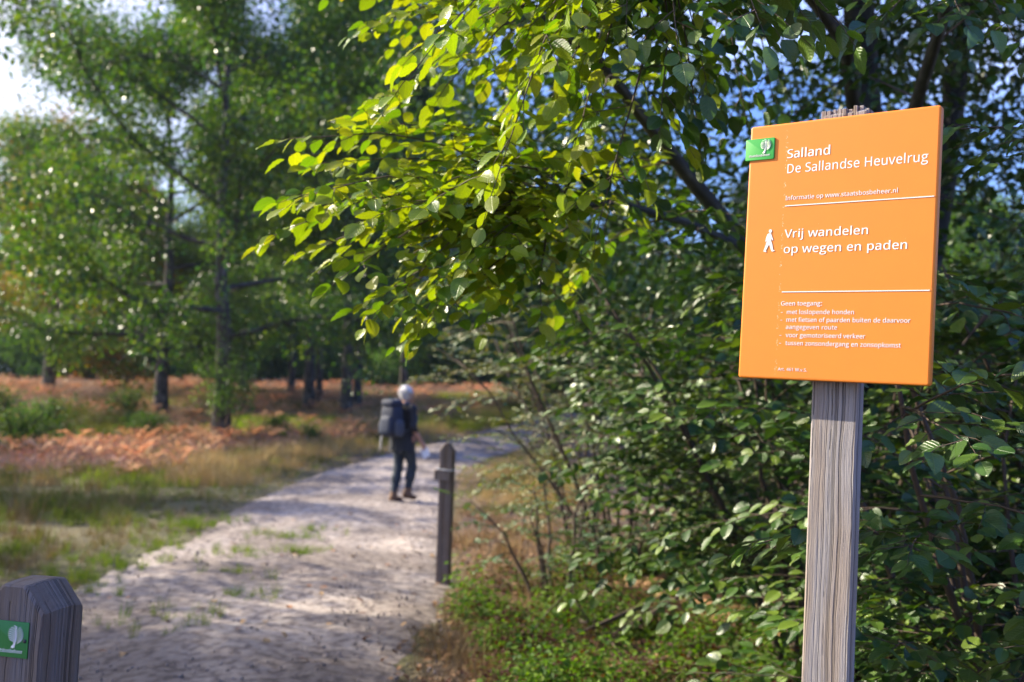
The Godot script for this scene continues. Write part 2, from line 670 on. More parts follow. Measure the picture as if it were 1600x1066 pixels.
# striped tree, h high, standing on (0, 0)
func emblem(h: float, at: Vector3, m: Material, parent: Node) -> void:
	var st := surf()
	var z := 0.0
	var t := 0.0005
	plate(st, strip([Vector2(-0.14, 0.0), Vector2(-0.04, 0.1), Vector2(0.0, 0.25), Vector2(0.06, 0.42), Vector2(0.04, 0.6), Vector2(0.02, 0.8), Vector2(0.06, 0.98)], 0.13, 0.05), z, t)
	plate(st, PackedVector2Array([Vector2(-0.2, 0.0), Vector2(0.02, 0.0), Vector2(0.0, 0.09), Vector2(-0.1, 0.06)]), z + 0.0002, t)
	for i in 8:
		var y := 0.22 + i * 0.095
		var x0 := 0.03 if i < 6 else 0.05
		var reach := 0.40 * sqrt(maxf(0.03, 1.0 - pow((y + 0.13 - 0.62) / 0.42, 2.0)))
		plate(st, strip([Vector2(x0, y), Vector2(x0 - reach * 0.35, y + 0.085), Vector2(x0 - reach * 0.7, y + 0.125), Vector2(x0 - reach, y + 0.13)], 0.042, 0.030), z + 0.0004, t)
	for i in 8:
		var y := 0.2 + i * 0.085
		var x0 := 0.12 + 0.02 * sin(i * 0.7)
		var cx := 0.36 * sqrt(maxf(0.02, 1.0 - pow((y + 0.19 - 0.64) / 0.42, 2.0)))
		plate(st, strip([Vector2(x0, y), Vector2(x0 + cx * 0.5, y + 0.1), Vector2(x0 + cx * 0.85, y + 0.19)], 0.028, 0.028), z + 0.0006, t)
	var s2 := surf()
	s2.append_from(st.commit(), 0, Transform3D(Basis.from_scale(Vector3(h, h, 1)), Vector3.ZERO))
	s2.set_smooth_group(-1)
	s2.generate_normals()
	put(s2.commit(), "tree_emblem", m, parent).position = at

func rounded(w: float, h: float, r: float) -> PackedVector2Array:
	var p := PackedVector2Array()
	for c in [[w - r, r, -90.0], [w - r, h - r, 0.0], [r, h - r, 90.0], [r, r, 180.0]]:
		for k in 4:
			var a := deg_to_rad(c[2] + 30.0 * k)
			p.append(Vector2(c[0] + r * cos(a), c[1] + r * sin(a)))
	return p

# rounded rectangle with a rolled front edge
func tray(st: SurfaceTool, w: float, h: float, r: float, depth: float, bev: float) -> void:
	var rings := []
	for s in [[0.0, -depth], [0.0, -bev], [bev * 0.3, -bev * 0.3], [bev, 0.0]]:
		var ring := []
		for p in rounded(w - 2.0 * s[0], h - 2.0 * s[0], maxf(0.0005, r - s[0])):
			ring.append(Vector3(p.x + s[0], p.y + s[0], s[1]))
		rings.append(ring)
	var n: int = rings[0].size()
	for i in 3:
		for k in n:
			quad(st, rings[i][k], rings[i][(k + 1) % n], rings[i + 1][(k + 1) % n], rings[i + 1][k])
	for k in range(1, n - 1):
		tri(st, rings[3][0], rings[3][k], rings[3][k + 1])
		tri(st, rings[0][0], rings[0][k + 1], rings[0][k])

# ---------------------------------------------------------------- person: smooth joined capsules meshed as surface nets
func cap(p: Vector3, a: Vector3, b: Vector3, ra: float, rb: float) -> float:
	var d := b - a
	var t := clampf((p - a).dot(d) / d.length_squared(), 0.0, 1.0)
	return (p - a - d * t).length() - lerpf(ra, rb, t)

func smin(a: float, b: float, k: float) -> float:
	var h := maxf(k - absf(a - b), 0.0) / k
	return minf(a, b) - h * h * k * 0.25

func field(p: Vector3, bones: Array, k: float) -> float:
	var d := 1.0
	for b in bones:
		if (p - b[0]).length() - b[4] < d + 0.1:
			d = smin(d, cap(p, b[0], b[1], b[2], b[3]), k)
	return d

func nets(st: SurfaceTool, bones: Array, cell: float, k: float, tint: Callable) -> void:
	var lo := Vector3.ONE * 99.0
	var hi := Vector3.ONE * -99.0
	for b in bones:
		b.append((b[1] - b[0]).length() + maxf(b[2], b[3]))
		for e in 2:
			lo = lo.min(b[e] - Vector3.ONE * (b[2 + e] + 2.0 * cell))
			hi = hi.max(b[e] + Vector3.ONE * (b[2 + e] + 2.0 * cell))
	var n := Vector3i(((hi - lo) / cell).ceil()) + Vector3i.ONE
	var val := PackedFloat32Array()
	val.resize(n.x * n.y * n.z)
	for z in n.z:
		for y in n.y:
			for x in n.x:
				val[x + n.x * (y + n.y * z)] = field(lo + Vector3(x, y, z) * cell, bones, k)
	var at := {}
	var pos := []
	for z in n.z - 1:
		for y in n.y - 1:
			for x in n.x - 1:
				var o := x + n.x * (y + n.y * z)
				var sum := Vector3.ZERO
				var cnt := 0
				for e in [[0, 0, 0, 1, 0, 0], [0, 1, 0, 1, 1, 0], [0, 0, 1, 1, 0, 1], [0, 1, 1, 1, 1, 1], [0, 0, 0, 0, 1, 0], [1, 0, 0, 1, 1, 0], [0, 0, 1, 0, 1, 1], [1, 0, 1, 1, 1, 1], [0, 0, 0, 0, 0, 1], [1, 0, 0, 1, 0, 1], [0, 1, 0, 0, 1, 1], [1, 1, 0, 1, 1, 1]]:
					var v0 := val[o + e[0] + n.x * (e[1] + n.y * e[2])]
					var v1 := val[o + e[3] + n.x * (e[4] + n.y * e[5])]
					if (v0 < 0.0) != (v1 < 0.0):
						var t := v0 / (v0 - v1)
						sum += Vector3(e[0], e[1], e[2]).lerp(Vector3(e[3], e[4], e[5]), t)
						cnt += 1
				if cnt:
					at[o] = pos.size()
					pos.append(lo + (Vector3(x, y, z) + sum / cnt) * cell)
	var off := [1, n.x, n.x * n.y]
	for z in range(1, n.z - 1):
		for y in range(1, n.y - 1):
			for x in range(1, n.x - 1):
				var o := x + n.x * (y + n.y * z)
				for ax in 3:
					var inside := val[o] < 0.0
					if inside != (val[o + off[ax]] < 0.0):
						var u: int = off[(ax + 1) % 3]
						var w: int = off[(ax + 2) % 3]
						var q := [pos[at[o - u - w]], pos[at[o - w]], pos[at[o]], pos[at[o - u]]]
						if not inside:
							q.reverse()
						for i in [0, 2, 1, 0, 3, 2]:
							st.set_color(tint.call(q[i]))
							st.add_vertex(q[i])

func make_person() -> void:
	var root := thing("person", "hiker with short grey hair walking away along the sandy path", "person", Vector3(-1.5, gh(-1.5, -14.07) + 0.012, -14.07))
	root.rotation.y = deg_to_rad(-40.0)
	var skin := Color(0.45, 0.25, 0.17)
	var black := Color(0.012, 0.013, 0.017)
	var jeans := Color(0.018, 0.028, 0.045)
	var boot := Color(0.16, 0.085, 0.045)
	var b := []
	b.append([Vector3(-0.075, 0.90, 0), Vector3(0.075, 0.90, 0), 0.125, 0.125])
	b.append([Vector3(0, 0.94, 0), Vector3(0, 1.12, 0.0), 0.135, 0.125])
	b.append([Vector3(0, 1.12, 0), Vector3(0, 1.27, -0.01), 0.125, 0.135])
	b.append([Vector3(-0.14, 1.315, 0.0), Vector3(0.14, 1.315, 0.0), 0.068, 0.068])
	b.append([Vector3(0, 1.33, 0.0), Vector3(0, 1.45, -0.03), 0.06, 0.05])
	var hand_r := Vector3(0.285, 0.80, -0.12)
	var wrist_r := Vector3(0.265, 0.88, -0.08)
	b.append([Vector3(0.165, 1.305, 0.0), Vector3(0.235, 1.07, 0.05), 0.058, 0.045])
	b.append([Vector3(0.235, 1.07, 0.05), wrist_r, 0.043, 0.027])
	var hand_l := Vector3(-0.23, 0.85, -0.22)
	var wrist_l := Vector3(-0.235, 0.92, -0.17)
	b.append([Vector3(-0.165, 1.305, 0.0), Vector3(-0.23, 1.07, 0.0), 0.058, 0.045])
	b.append([Vector3(-0.23, 1.07, 0.0), wrist_l, 0.043, 0.027])
	# legs: the left one stands, the right one swings forward
	var knee_l := Vector3(-0.07, 0.48, 0.02)
	var ankle_l := Vector3(-0.045, 0.10, 0.13)
	var knee_r := Vector3(0.07, 0.50, -0.12)
	var ankle_r := Vector3(0.04, 0.15, -0.06)
	b.append([Vector3(-0.085, 0.86, 0.0), knee_l, 0.098, 0.062])
	b.append([knee_l + Vector3(0, -0.02, 0.01), knee_l.lerp(ankle_l, 0.35) + Vector3(0, 0, 0.015), 0.06, 0.063])
	b.append([knee_l.lerp(ankle_l, 0.35), ankle_l, 0.06, 0.05])
	b.append([Vector3(0.085, 0.86, 0.0), knee_r, 0.098, 0.062])
	b.append([knee_r + Vector3(0, -0.02, 0.01), knee_r.lerp(ankle_r, 0.35) + Vector3(0, 0, 0.015), 0.06, 0.063])
	b.append([knee_r.lerp(ankle_r, 0.35), ankle_r, 0.06, 0.05])
	b.append([ankle_l + Vector3(0, -0.045, 0.02), ankle_l + Vector3(-0.012, -0.055, -0.15), 0.048, 0.036])
	b.append([ankle_r + Vector3(0, -0.04, 0.03), ankle_r + Vector3(0.012, -0.085, -0.13), 0.048, 0.036])
	var dress := func(p: Vector3) -> Color:
		if p.y < 0.165 or (p.x > 0.0 and p.y < 0.205 and p.z > -0.3):
			return boot
		if p.y < 0.90 and absf(p.x) < 0.20:
			return jeans
		if absf(p.x) > 0.19 and p.y < 1.0:
			return skin
		return skin if p.y > 1.385 else black
	var st := surf()
	nets(st, b, 0.017, 0.05, dress)
	# head with a face
	var H := Vector3(0, 1.53, -0.045)
	var hb := []
	hb.append([H + Vector3(0, 0.02, 0.015), H + Vector3(0, 0.02, -0.03), 0.078, 0.074])
	hb.append([H + Vector3(0, -0.05, -0.055), H + Vector3(0, -0.075, -0.06), 0.045, 0.03])
	hb.append([H + Vector3(0, 0.005, -0.098), H + Vector3(0, -0.022, -0.112), 0.009, 0.014])
	hb.append([H + Vector3(-0.018, -0.055, -0.094), H + Vector3(0.018, -0.055, -0.094), 0.009, 0.009])
	for s in [-1.0, 1.0]:
		hb.append([H + Vector3(s * 0.076, 0.015, 0.005), H + Vector3(s * 0.08, -0.02, 0.0), 0.014, 0.009])
		hb.append([H + Vector3(s * 0.03, 0.03, -0.09), H + Vector3(s * 0.045, 0.028, -0.082), 0.012, 0.01])
	hb.append([H + Vector3(0, -0.06, 0.0), H + Vector3(0, -0.12, 0.02), 0.05, 0.052])
	nets(st, hb, 0.008, 0.02, func(p: Vector3) -> Color: return Color(0.33, 0.12, 0.10) if p.y < H.y - 0.046 and p.y > H.y - 0.064 and p.z < H.z - 0.094 else skin)
	# hands: palm, four fingers and thumb each
	for side in [1.0, -1.0]:
		var w: Vector3 = wrist_r if side > 0 else wrist_l
		var h: Vector3 = hand_r if side > 0 else hand_l
		var dir := (h - w).normalized()
		var x := Vector3(0, 0, -1)
		var inward: Vector3 = dir.cross(x).normalized() * -side
		var fb := []
		fb.append([w, h, 0.026, 0.03])
		for k in 4:
			var root_k := h + x * (0.024 - 0.016 * k) + dir * 0.018
			var l: float = [0.036, 0.041, 0.038, 0.029][k]
			var mid: Vector3 = root_k + dir * l + inward * 0.01
			var end: Vector3 = mid + dir * l * 0.45 + inward * l * 0.62
			fb.append([root_k, mid, 0.0095, 0.009])
			fb.append([mid, end, 0.009, 0.0075])
		var th := w + dir * 0.03 + x * 0.026
		fb.append([th, th + dir * 0.03 + x * 0.022 + inward * 0.012, 0.012, 0.0095])
		fb.append([th + dir * 0.03 + x * 0.022 + inward * 0.012, th + dir * 0.058 + x * 0.02 + inward * 0.026, 0.0095, 0.008])
		nets(st, fb, 0.0055, 0.007, func(_p: Vector3) -> Color: return skin)
	var pm := StandardMaterial3D.new()
	pm.vertex_color_use_as_albedo = true
	pm.roughness = 0.8
	build(st, "body", pm, root)
	# hair: many short locks over the skull
	var hs := surf()
	blob(hs, H + Vector3(0, 0.035, 0.018), Vector3(0.089, 0.085, 0.092), 1.0)
	blob(hs, H + Vector3(0, -0.02, 0.045), Vector3(0.078, 0.085, 0.062), 1.0)
	for i in 170:
		var a := rr(0, TAU)
		var e := rr(-0.75, 1.5)
		var d := Vector3(cos(a) * cos(e), sin(e), sin(a) * cos(e))
		if d.z < -0.35 and d.y < 0.45:
			continue
		var p := H + Vector3(0, 0.02, 0.02) + d * Vector3(0.088, 0.094, 0.092)
		var down := (Vector3(0, -1, 0) + rv(0.7) + d * 0.3).normalized()
		tube(hs, [p, p + down * 0.02 + d * 0.006, p + down * 0.042], [0.009, 0.009, 0.003], 4)
	build(hs, "hair", flat(0.62, 0.60, 0.57, 0.6), root)
	# jacket tied round the waist
	var js := surf()
	var prof := [[1.02, 0.150], [0.97, 0.165], [0.90, 0.172], [0.80, 0.178], [0.72, 0.182]]
	for i in 4:
		for k in 24:
			var q := []
			for e in [[i, k], [i + 1, k], [i + 1, k + 1], [i, k + 1]]:
				var a: float = PI * 0.06 + PI * 0.88 * e[1] / 24.0
				var r: float = prof[e[0]][1] * (1.0 + 0.05 * sin(e[1] * 1.9) * e[0] / 4.0)
				q.append(Vector3(cos(a) * r * 1.22, prof[e[0]][0] - 0.03 * sin(e[1] * 0.9) * e[0] / 4.0, sin(a) * r))
			quad(js, q[0], q[3], q[2], q[1])
	tube(js, [Vector3(-0.19, 1.0, 0.0), Vector3(-0.1, 1.0, -0.14), Vector3(0.1, 1.0, -0.14), Vector3(0.19, 1.0, 0.0)], [0.022, 0.024, 0.024, 0.022], 6)
	build(js, "tied_jacket", flat(0.016, 0.019, 0.026, 0.9), root)

	# backpack, worn but a thing of its own
	var bp := thing("backpack", "navy hiking backpack with grey panels worn by the hiker", "backpack", root.position)
	bp.rotation = root.rotation
	var navy := flat(0.013, 0.02, 0.045, 0.75)
	var grey := flat(0.05, 0.062, 0.09, 0.7)
	var s := surf()
	blob(s, Vector3(0, 1.16, 0.235), Vector3(0.155, 0.235, 0.105), 0.55)
	build(s, "main_bag", navy, bp)
	s = surf()
	blob(s, Vector3(0, 1.395, 0.235), Vector3(0.148, 0.06, 0.11), 0.6)
	build(s, "lid", navy, bp)
	s = surf()
	blob(s, Vector3(0, 1.09, 0.335), Vector3(0.115, 0.13, 0.045), 0.6)
	build(s, "front_pocket", flat(0.02, 0.03, 0.06, 0.7), bp)
	for x in [-0.165, 0.165]:
		s = surf()
		blob(s, Vector3(x, 1.05, 0.235), Vector3(0.035, 0.12, 0.075), 0.65)
		build(s, "side_pocket", grey, bp)
		s = surf()
		var sx := signf(x)
		tube(s, [Vector3(sx * 0.07, 1.36, 0.17), Vector3(sx * 0.09, 1.40, 0.02), Vector3(sx * 0.10, 1.33, -0.09), Vector3(sx * 0.12, 1.18, -0.135), Vector3(sx * 0.15, 1.05, -0.08), Vector3(sx * 0.15, 1.0, 0.16)], [0.02, 0.022, 0.022, 0.02, 0.015, 0.012], 6)
		build(s, "shoulder_strap", grey, bp)
	s = surf()
	tube(s, [Vector3(-0.17, 0.98, 0.23), Vector3(-0.2, 0.90, 0.24), Vector3(-0.195, 0.80, 0.25), Vector3(-0.22, 0.73, 0.25)], [0.011, 0.013, 0.012, 0.008], 5)
	build(s, "loose_strap", flat(0.5, 0.5, 0.5, 0.8), bp)
	s = surf()
	tube(s, [Vector3(-0.03, 1.41, 0.16), Vector3(-0.02, 1.455, 0.15), Vector3(0.02, 1.455, 0.15), Vector3(0.03, 1.41, 0.16)], [0.009, 0.01, 0.01, 0.009], 5)
	build(s, "haul_loop", grey, bp)

	# folded paper held in the right hand
	var mp := thing("folded_map", "white folded paper map in the hiker's right hand", "map", root.position)
	mp.rotation = root.rotation
	s = surf()
	cbox(s, Vector3.ZERO, Vector3(0.055, 0.07, 0.0016), 0.0004)
	var leaf_a := build(s, "panel", M.paper, mp)
	leaf_a.transform = Transform3D(root.basis.inverse() * frame(Vector3(0.35, -0.75, 0.3), Vector3(-0.55, 0.5, 0.65)), hand_r + Vector3(0.025, -0.085, -0.005))
	s = surf()
	cbox(s, Vector3.ZERO, Vector3(0.053, 0.07, 0.0014), 0.0004)
	var leaf_b := build(s, "panel", M.paper, mp)
	leaf_b.transform = Transform3D(root.basis.inverse() * frame(Vector3(0.35, -0.75, 0.3), Vector3(-0.62, 0.4, 0.65)), hand_r + Vector3(0.027, -0.086, -0.014))

# ---------------------------------------------------------------- the scene
func _ready() -> void:
	# camera: 35 mm lens, wide open, focused on the sign
	cam = Camera3D.new()
	cam.name = "camera"
	var att := CameraAttributesPhysical.new()
	att.frustum_focal_length = 35.0
	att.frustum_focus_distance = 1.93
	att.frustum_near = 0.05
	att.frustum_far = 900.0
	att.exposure_aperture = 3.6
	cam.attributes = att
	cam.fov = 37.85
	cam.near = 0.05
	cam.far = 900.0
	add_child(cam)
	cam.position = Vector3(0, 1.6, 0)
	cam.rotation = Vector3(0.0507, 0, 0.02)
	cam.current = true
	# sky, exposure
	var env := Environment.new()
	env.tonemap_mode = Environment.TONE_MAPPER_LINEAR
	env.tonemap_exposure = 2.55
	env.background_mode = Environment.BG_SKY
	env.sdfgi_enabled = true
	env.ssao_enabled = true
	env.ssil_enabled = true
	var sm := ProceduralSkyMaterial.new()
	sm.sky_top_color = Color(0.23, 0.46, 0.90)
	sm.sky_horizon_color = Color(0.66, 0.81, 0.98)
	sm.sky_curve = 0.18
	sm.ground_bottom_color = Color(0.22, 0.21, 0.16)
	sm.ground_horizon_color = Color(0.55, 0.62, 0.68)
	sm.sun_angle_max = 75.0
	sm.sun_curve = 0.6
	sm.sky_energy_multiplier = 0.82
	var cn := noise_tex(0.006, [], 1024, 5, FastNoiseLite.TYPE_SIMPLEX_SMOOTH, 11)
	var cg := Gradient.new()
	cg.offsets = PackedFloat32Array([0.0, 0.52, 0.8])
	cg.colors = PackedColorArray([Color(1, 1, 1, 0), Color(1, 1, 1, 0), Color(1, 1, 1, 0.35)])
	cn.color_ramp = cg
	sm.sky_cover = cn
	env.fog_enabled = true
	env.fog_density = 0.0003
	env.fog_light_color = Color(0.85, 0.92, 1.0)
	env.sky = Sky.new()
	env.sky.sky_material = sm
	var we := WorldEnvironment.new()
	we.name = "world"
	we.environment = env
	add_child(we)
	# sun: from the left, a little ahead of the camera
	var sun := DirectionalLight3D.new()
	sun.name = "sun"
	sun.light_energy = 1.6
	sun.light_color = Color(1.0, 0.95, 0.86)
	sun.light_angular_distance = 0.5
	sun.shadow_enabled = true
	sun.basis = Basis.looking_at(Vector3(0.777, -0.545, 0.314))
	add_child(sun)

	rng.seed = 7
	nz.seed = 3
	nz.frequency = 0.01
	nz.fractal_octaves = 3
	materials()
	ground_and_path()
	print("ground")
	sign_board()
	bollards()
	print("sign")
	make_person()
	print("person")
	near_beech()
	right_shrubs()
	print("near")
	left_trees()
	background()
	print("trees")
	ground_cover()
	print("cover")

func materials() -> void:
	var bt := noise_tex(0.02, [[0.25, 0.022, 0.019, 0.017], [0.5, 0.06, 0.052, 0.045], [0.8, 0.14, 0.125, 0.11]], 256, 5)
	var bb := noise_tex(0.02, [], 256, 5)
	var bark := StandardMaterial3D.new()
	bark.albedo_texture = bt
	bark.roughness = 0.95
	bark.uv1_scale = Vector3(2, 0.5, 1)
	bark.heightmap_enabled = true
	bark.heightmap_texture = bb
	bark.heightmap_scale = 2.0
	M.bark = bark
	var sb := StandardMaterial3D.new()
	sb.albedo_texture = noise_tex(0.015, [[0.3, 0.025, 0.024, 0.02], [0.6, 0.05, 0.048, 0.042], [0.85, 0.10, 0.10, 0.08]], 256, 4)
	sb.roughness = 0.85
	M.beech_bark = sb
	M.twig = flat(0.075, 0.05, 0.035, 0.8)
	M.paper = flat(0.8, 0.82, 0.84, 0.7)
	M.white = flat(0.82, 0.8, 0.76, 0.55)
	M.green = flat(0.03, 0.30, 0.04, 0.4)
	M.screw = flat(0.03, 0.03, 0.03, 0.4)
	M.badge = flat(0.02, 0.33, 0.035, 0.4)
	M.wire = flat(0.55, 0.56, 0.58, 0.4)
	M.steel = flat(0.5, 0.5, 0.5, 0.35)
	M.steel.metallic = 0.8
	var lt := leaf_images()
	M.leaf_tex = lt
	M.leaf = leafy(Color(1.0, 1.0, 0.45), 0.28, lt[0], lt[1])
	M.shade_leaf = leafy(Color(0.7, 0.7, 0.3), 0.36, lt[0], lt[1])  # backlight lowered so the thicket's shade is partly in the leaf itself
	M.far_leaf = leafy(Color(0.95, 1.0, 0.4), 0.36)
	M.blade = leafy(Color(0.9, 1.0, 0.4), 0.6)
	M.blade.metallic_specular = 0.3
	M.shade_sprig = leafy(Color(0.6, 0.65, 0.25), 0.36)  # dimmer sprig for the beech crown, its shade put into the material
	M.dry = leafy(Color(0.5, 0.4, 0.3), 0.85)
	M.dry.metallic_specular = 0.25
	M.dry_solid = flat(1, 1, 1, 0.95)
	M.dry_solid.vertex_color_use_as_albedo = true
	M.needle = leafy(Color(0.25, 0.3, 0.2), 0.6)
	for i in 6:
		leaf_meshes.append(leaf_mesh(0.065, 0.043, [0.18, 0.05, 0.3, -0.08, 0.12, 0.22][i], [0.18, 0.08, 0.3, 0.1, -0.06, 0.38][i], [0.1, -0.3, 0.25, 0.0, 0.35, -0.15][i]))
	M.sprig = sprig_mesh(5, 24, 0.44, 0.13, 0.64)
	M.small_sprig = sprig_mesh(8, 34, 0.3, 0.07, 0.64, 0.5)
	M.needle_sprig = sprig_mesh(12, 46, 0.6, 0.22, 0.16, 0.8)
	M.berry_sprig = sprig_mesh(21, 34, 0.13, 0.036, 0.66, 0.8)

func ground_and_path() -> void:
	var gm := StandardMaterial3D.new()
	gm.vertex_color_use_as_albedo = true
	gm.albedo_texture = noise_tex(0.012, [[0.2, 0.45, 0.42, 0.38], [0.5, 0.85, 0.82, 0.75], [0.8, 1.0, 1.0, 0.95]], 512, 6, FastNoiseLite.TYPE_SIMPLEX_SMOOTH, 5)
	gm.uv1_triplanar = true
	gm.uv1_world_triplanar = true
	gm.uv1_scale = Vector3(0.9, 0.9, 0.9)
	gm.roughness = 0.95
	gm.heightmap_enabled = true
	gm.heightmap_texture = noise_tex(0.03, [], 512, 5, FastNoiseLite.TYPE_SIMPLEX_SMOOTH, 6)
	gm.heightmap_scale = 3.0
	var xs := axis([[-420.0, -60.0, 40.0], [-60.0, -14.0, 2.0], [-14.0, -6.0, 0.5], [-6.0, 3.0, 0.16], [3.0, 8.0, 0.5], [8.0, 60.0, 3.0], [60.0, 420.0, 40.0]])
	var zs := axis([[-520.0, -80.0, 40.0], [-80.0, -30.0, 1.5], [-30.0, -16.0, 0.4], [-16.0, -2.0, 0.16], [-2.0, 8.0, 1.0], [8.0, 108.0, 20.0]])
	var st := surf()
	for z in zs:
		for x in xs:
			var d := off_path(x, z)
			var k := clampf(0.5 + 0.9 * nz.get_noise_2d(x * 25.0 + 300.0, z * 25.0), 0.0, 1.0)
			var c := Color(0.15, 0.12, 0.06).lerp(Color(0.08, 0.085, 0.03), k)
			if z < -17.0:
				c = c.lerp(Color(0.15, 0.095, 0.075), clampf((-17.0 - z) / 6.0, 0.0, 1.0) * 0.7)
			if d > 0.0 and x > path_mid(z):
				c = Color(0.19, 0.125, 0.085).lerp(Color(0.10, 0.07, 0.05), k)
			st.set_color(c)
			st.add_vertex(Vector3(x, gh(x, z), z))
	var w := xs.size()
	for j in zs.size() - 1:
		for i in w - 1:
			var a := j * w + i
			for q in [a, a + 1, a + w, a + 1, a + w + 1, a + w]:
				st.add_index(q)
	var g := build(st, "ground", gm, self)
	g.set_meta("kind", "structure")

	var pm := StandardMaterial3D.new()
	pm.vertex_color_use_as_albedo = true
	pm.albedo_texture = noise_tex(0.016, [[0.2, 0.38, 0.34, 0.33], [0.40, 0.66, 0.62, 0.60], [0.55, 0.87, 0.84, 0.82], [0.8, 1.0, 1.0, 0.98]], 1024, 6, FastNoiseLite.TYPE_SIMPLEX_SMOOTH, 9)
	pm.uv1_triplanar = true
	pm.uv1_world_triplanar = true
	pm.uv1_scale = Vector3(0.55, 0.55, 0.55)
	pm.roughness = 0.95
	pm.heightmap_enabled = true
	pm.heightmap_texture = noise_tex(0.022, [], 1024, 6, FastNoiseLite.TYPE_SIMPLEX_SMOOTH, 10)
	pm.heightmap_scale = 0.9
	st = surf()
	var rows := []
	var z := 3.0
	while z > -62.0:
		rows.append(z)
		z -= 0.09 if z > -18.0 else 0.4
	var n := 44
	for zz in rows:
		for i in n + 1:
			var s := -1.25 + 2.5 * i / n
			var x := path_mid(zz) + s * path_half(zz)
			var lump := 0.022 * nz.get_noise_2d(x * 130.0, zz * 130.0) + 0.014 * nz.get_noise_2d(x * 420.0, zz * 420.0)
			var edge := 0.075 * pow(absf(s), 5.0)
			var rut := -0.018 * exp(-pow((absf(s) - 0.5) / 0.16, 2.0))
			var soil := clampf(0.5 + 1.3 * nz.get_noise_2d(x * 45.0, zz * 45.0 + 90.0) + 0.5 * nz.get_noise_2d(x * 190.0, zz * 190.0), 0.0, 1.0)
			soil = clampf(soil + 0.5 * smoothstep(0.7, 1.1, absf(s)), 0.0, 1.0)
			st.set_color(Color(0.40, 0.355, 0.32).lerp(Color(0.17, 0.14, 0.125), soil * 0.9))
			st.add_vertex(Vector3(x, gh(x, zz) + 0.05 + lump + rut - edge, zz))
	for j in rows.size() - 1:
		for i in n:
			var a := j * (n + 1) + i
			for q in [a, a + n + 1, a + 1, a + 1, a + n + 1, a + n + 2]:
				st.add_index(q)
	var p := build(st, "path", pm, self)
	p.set_meta("kind", "structure")

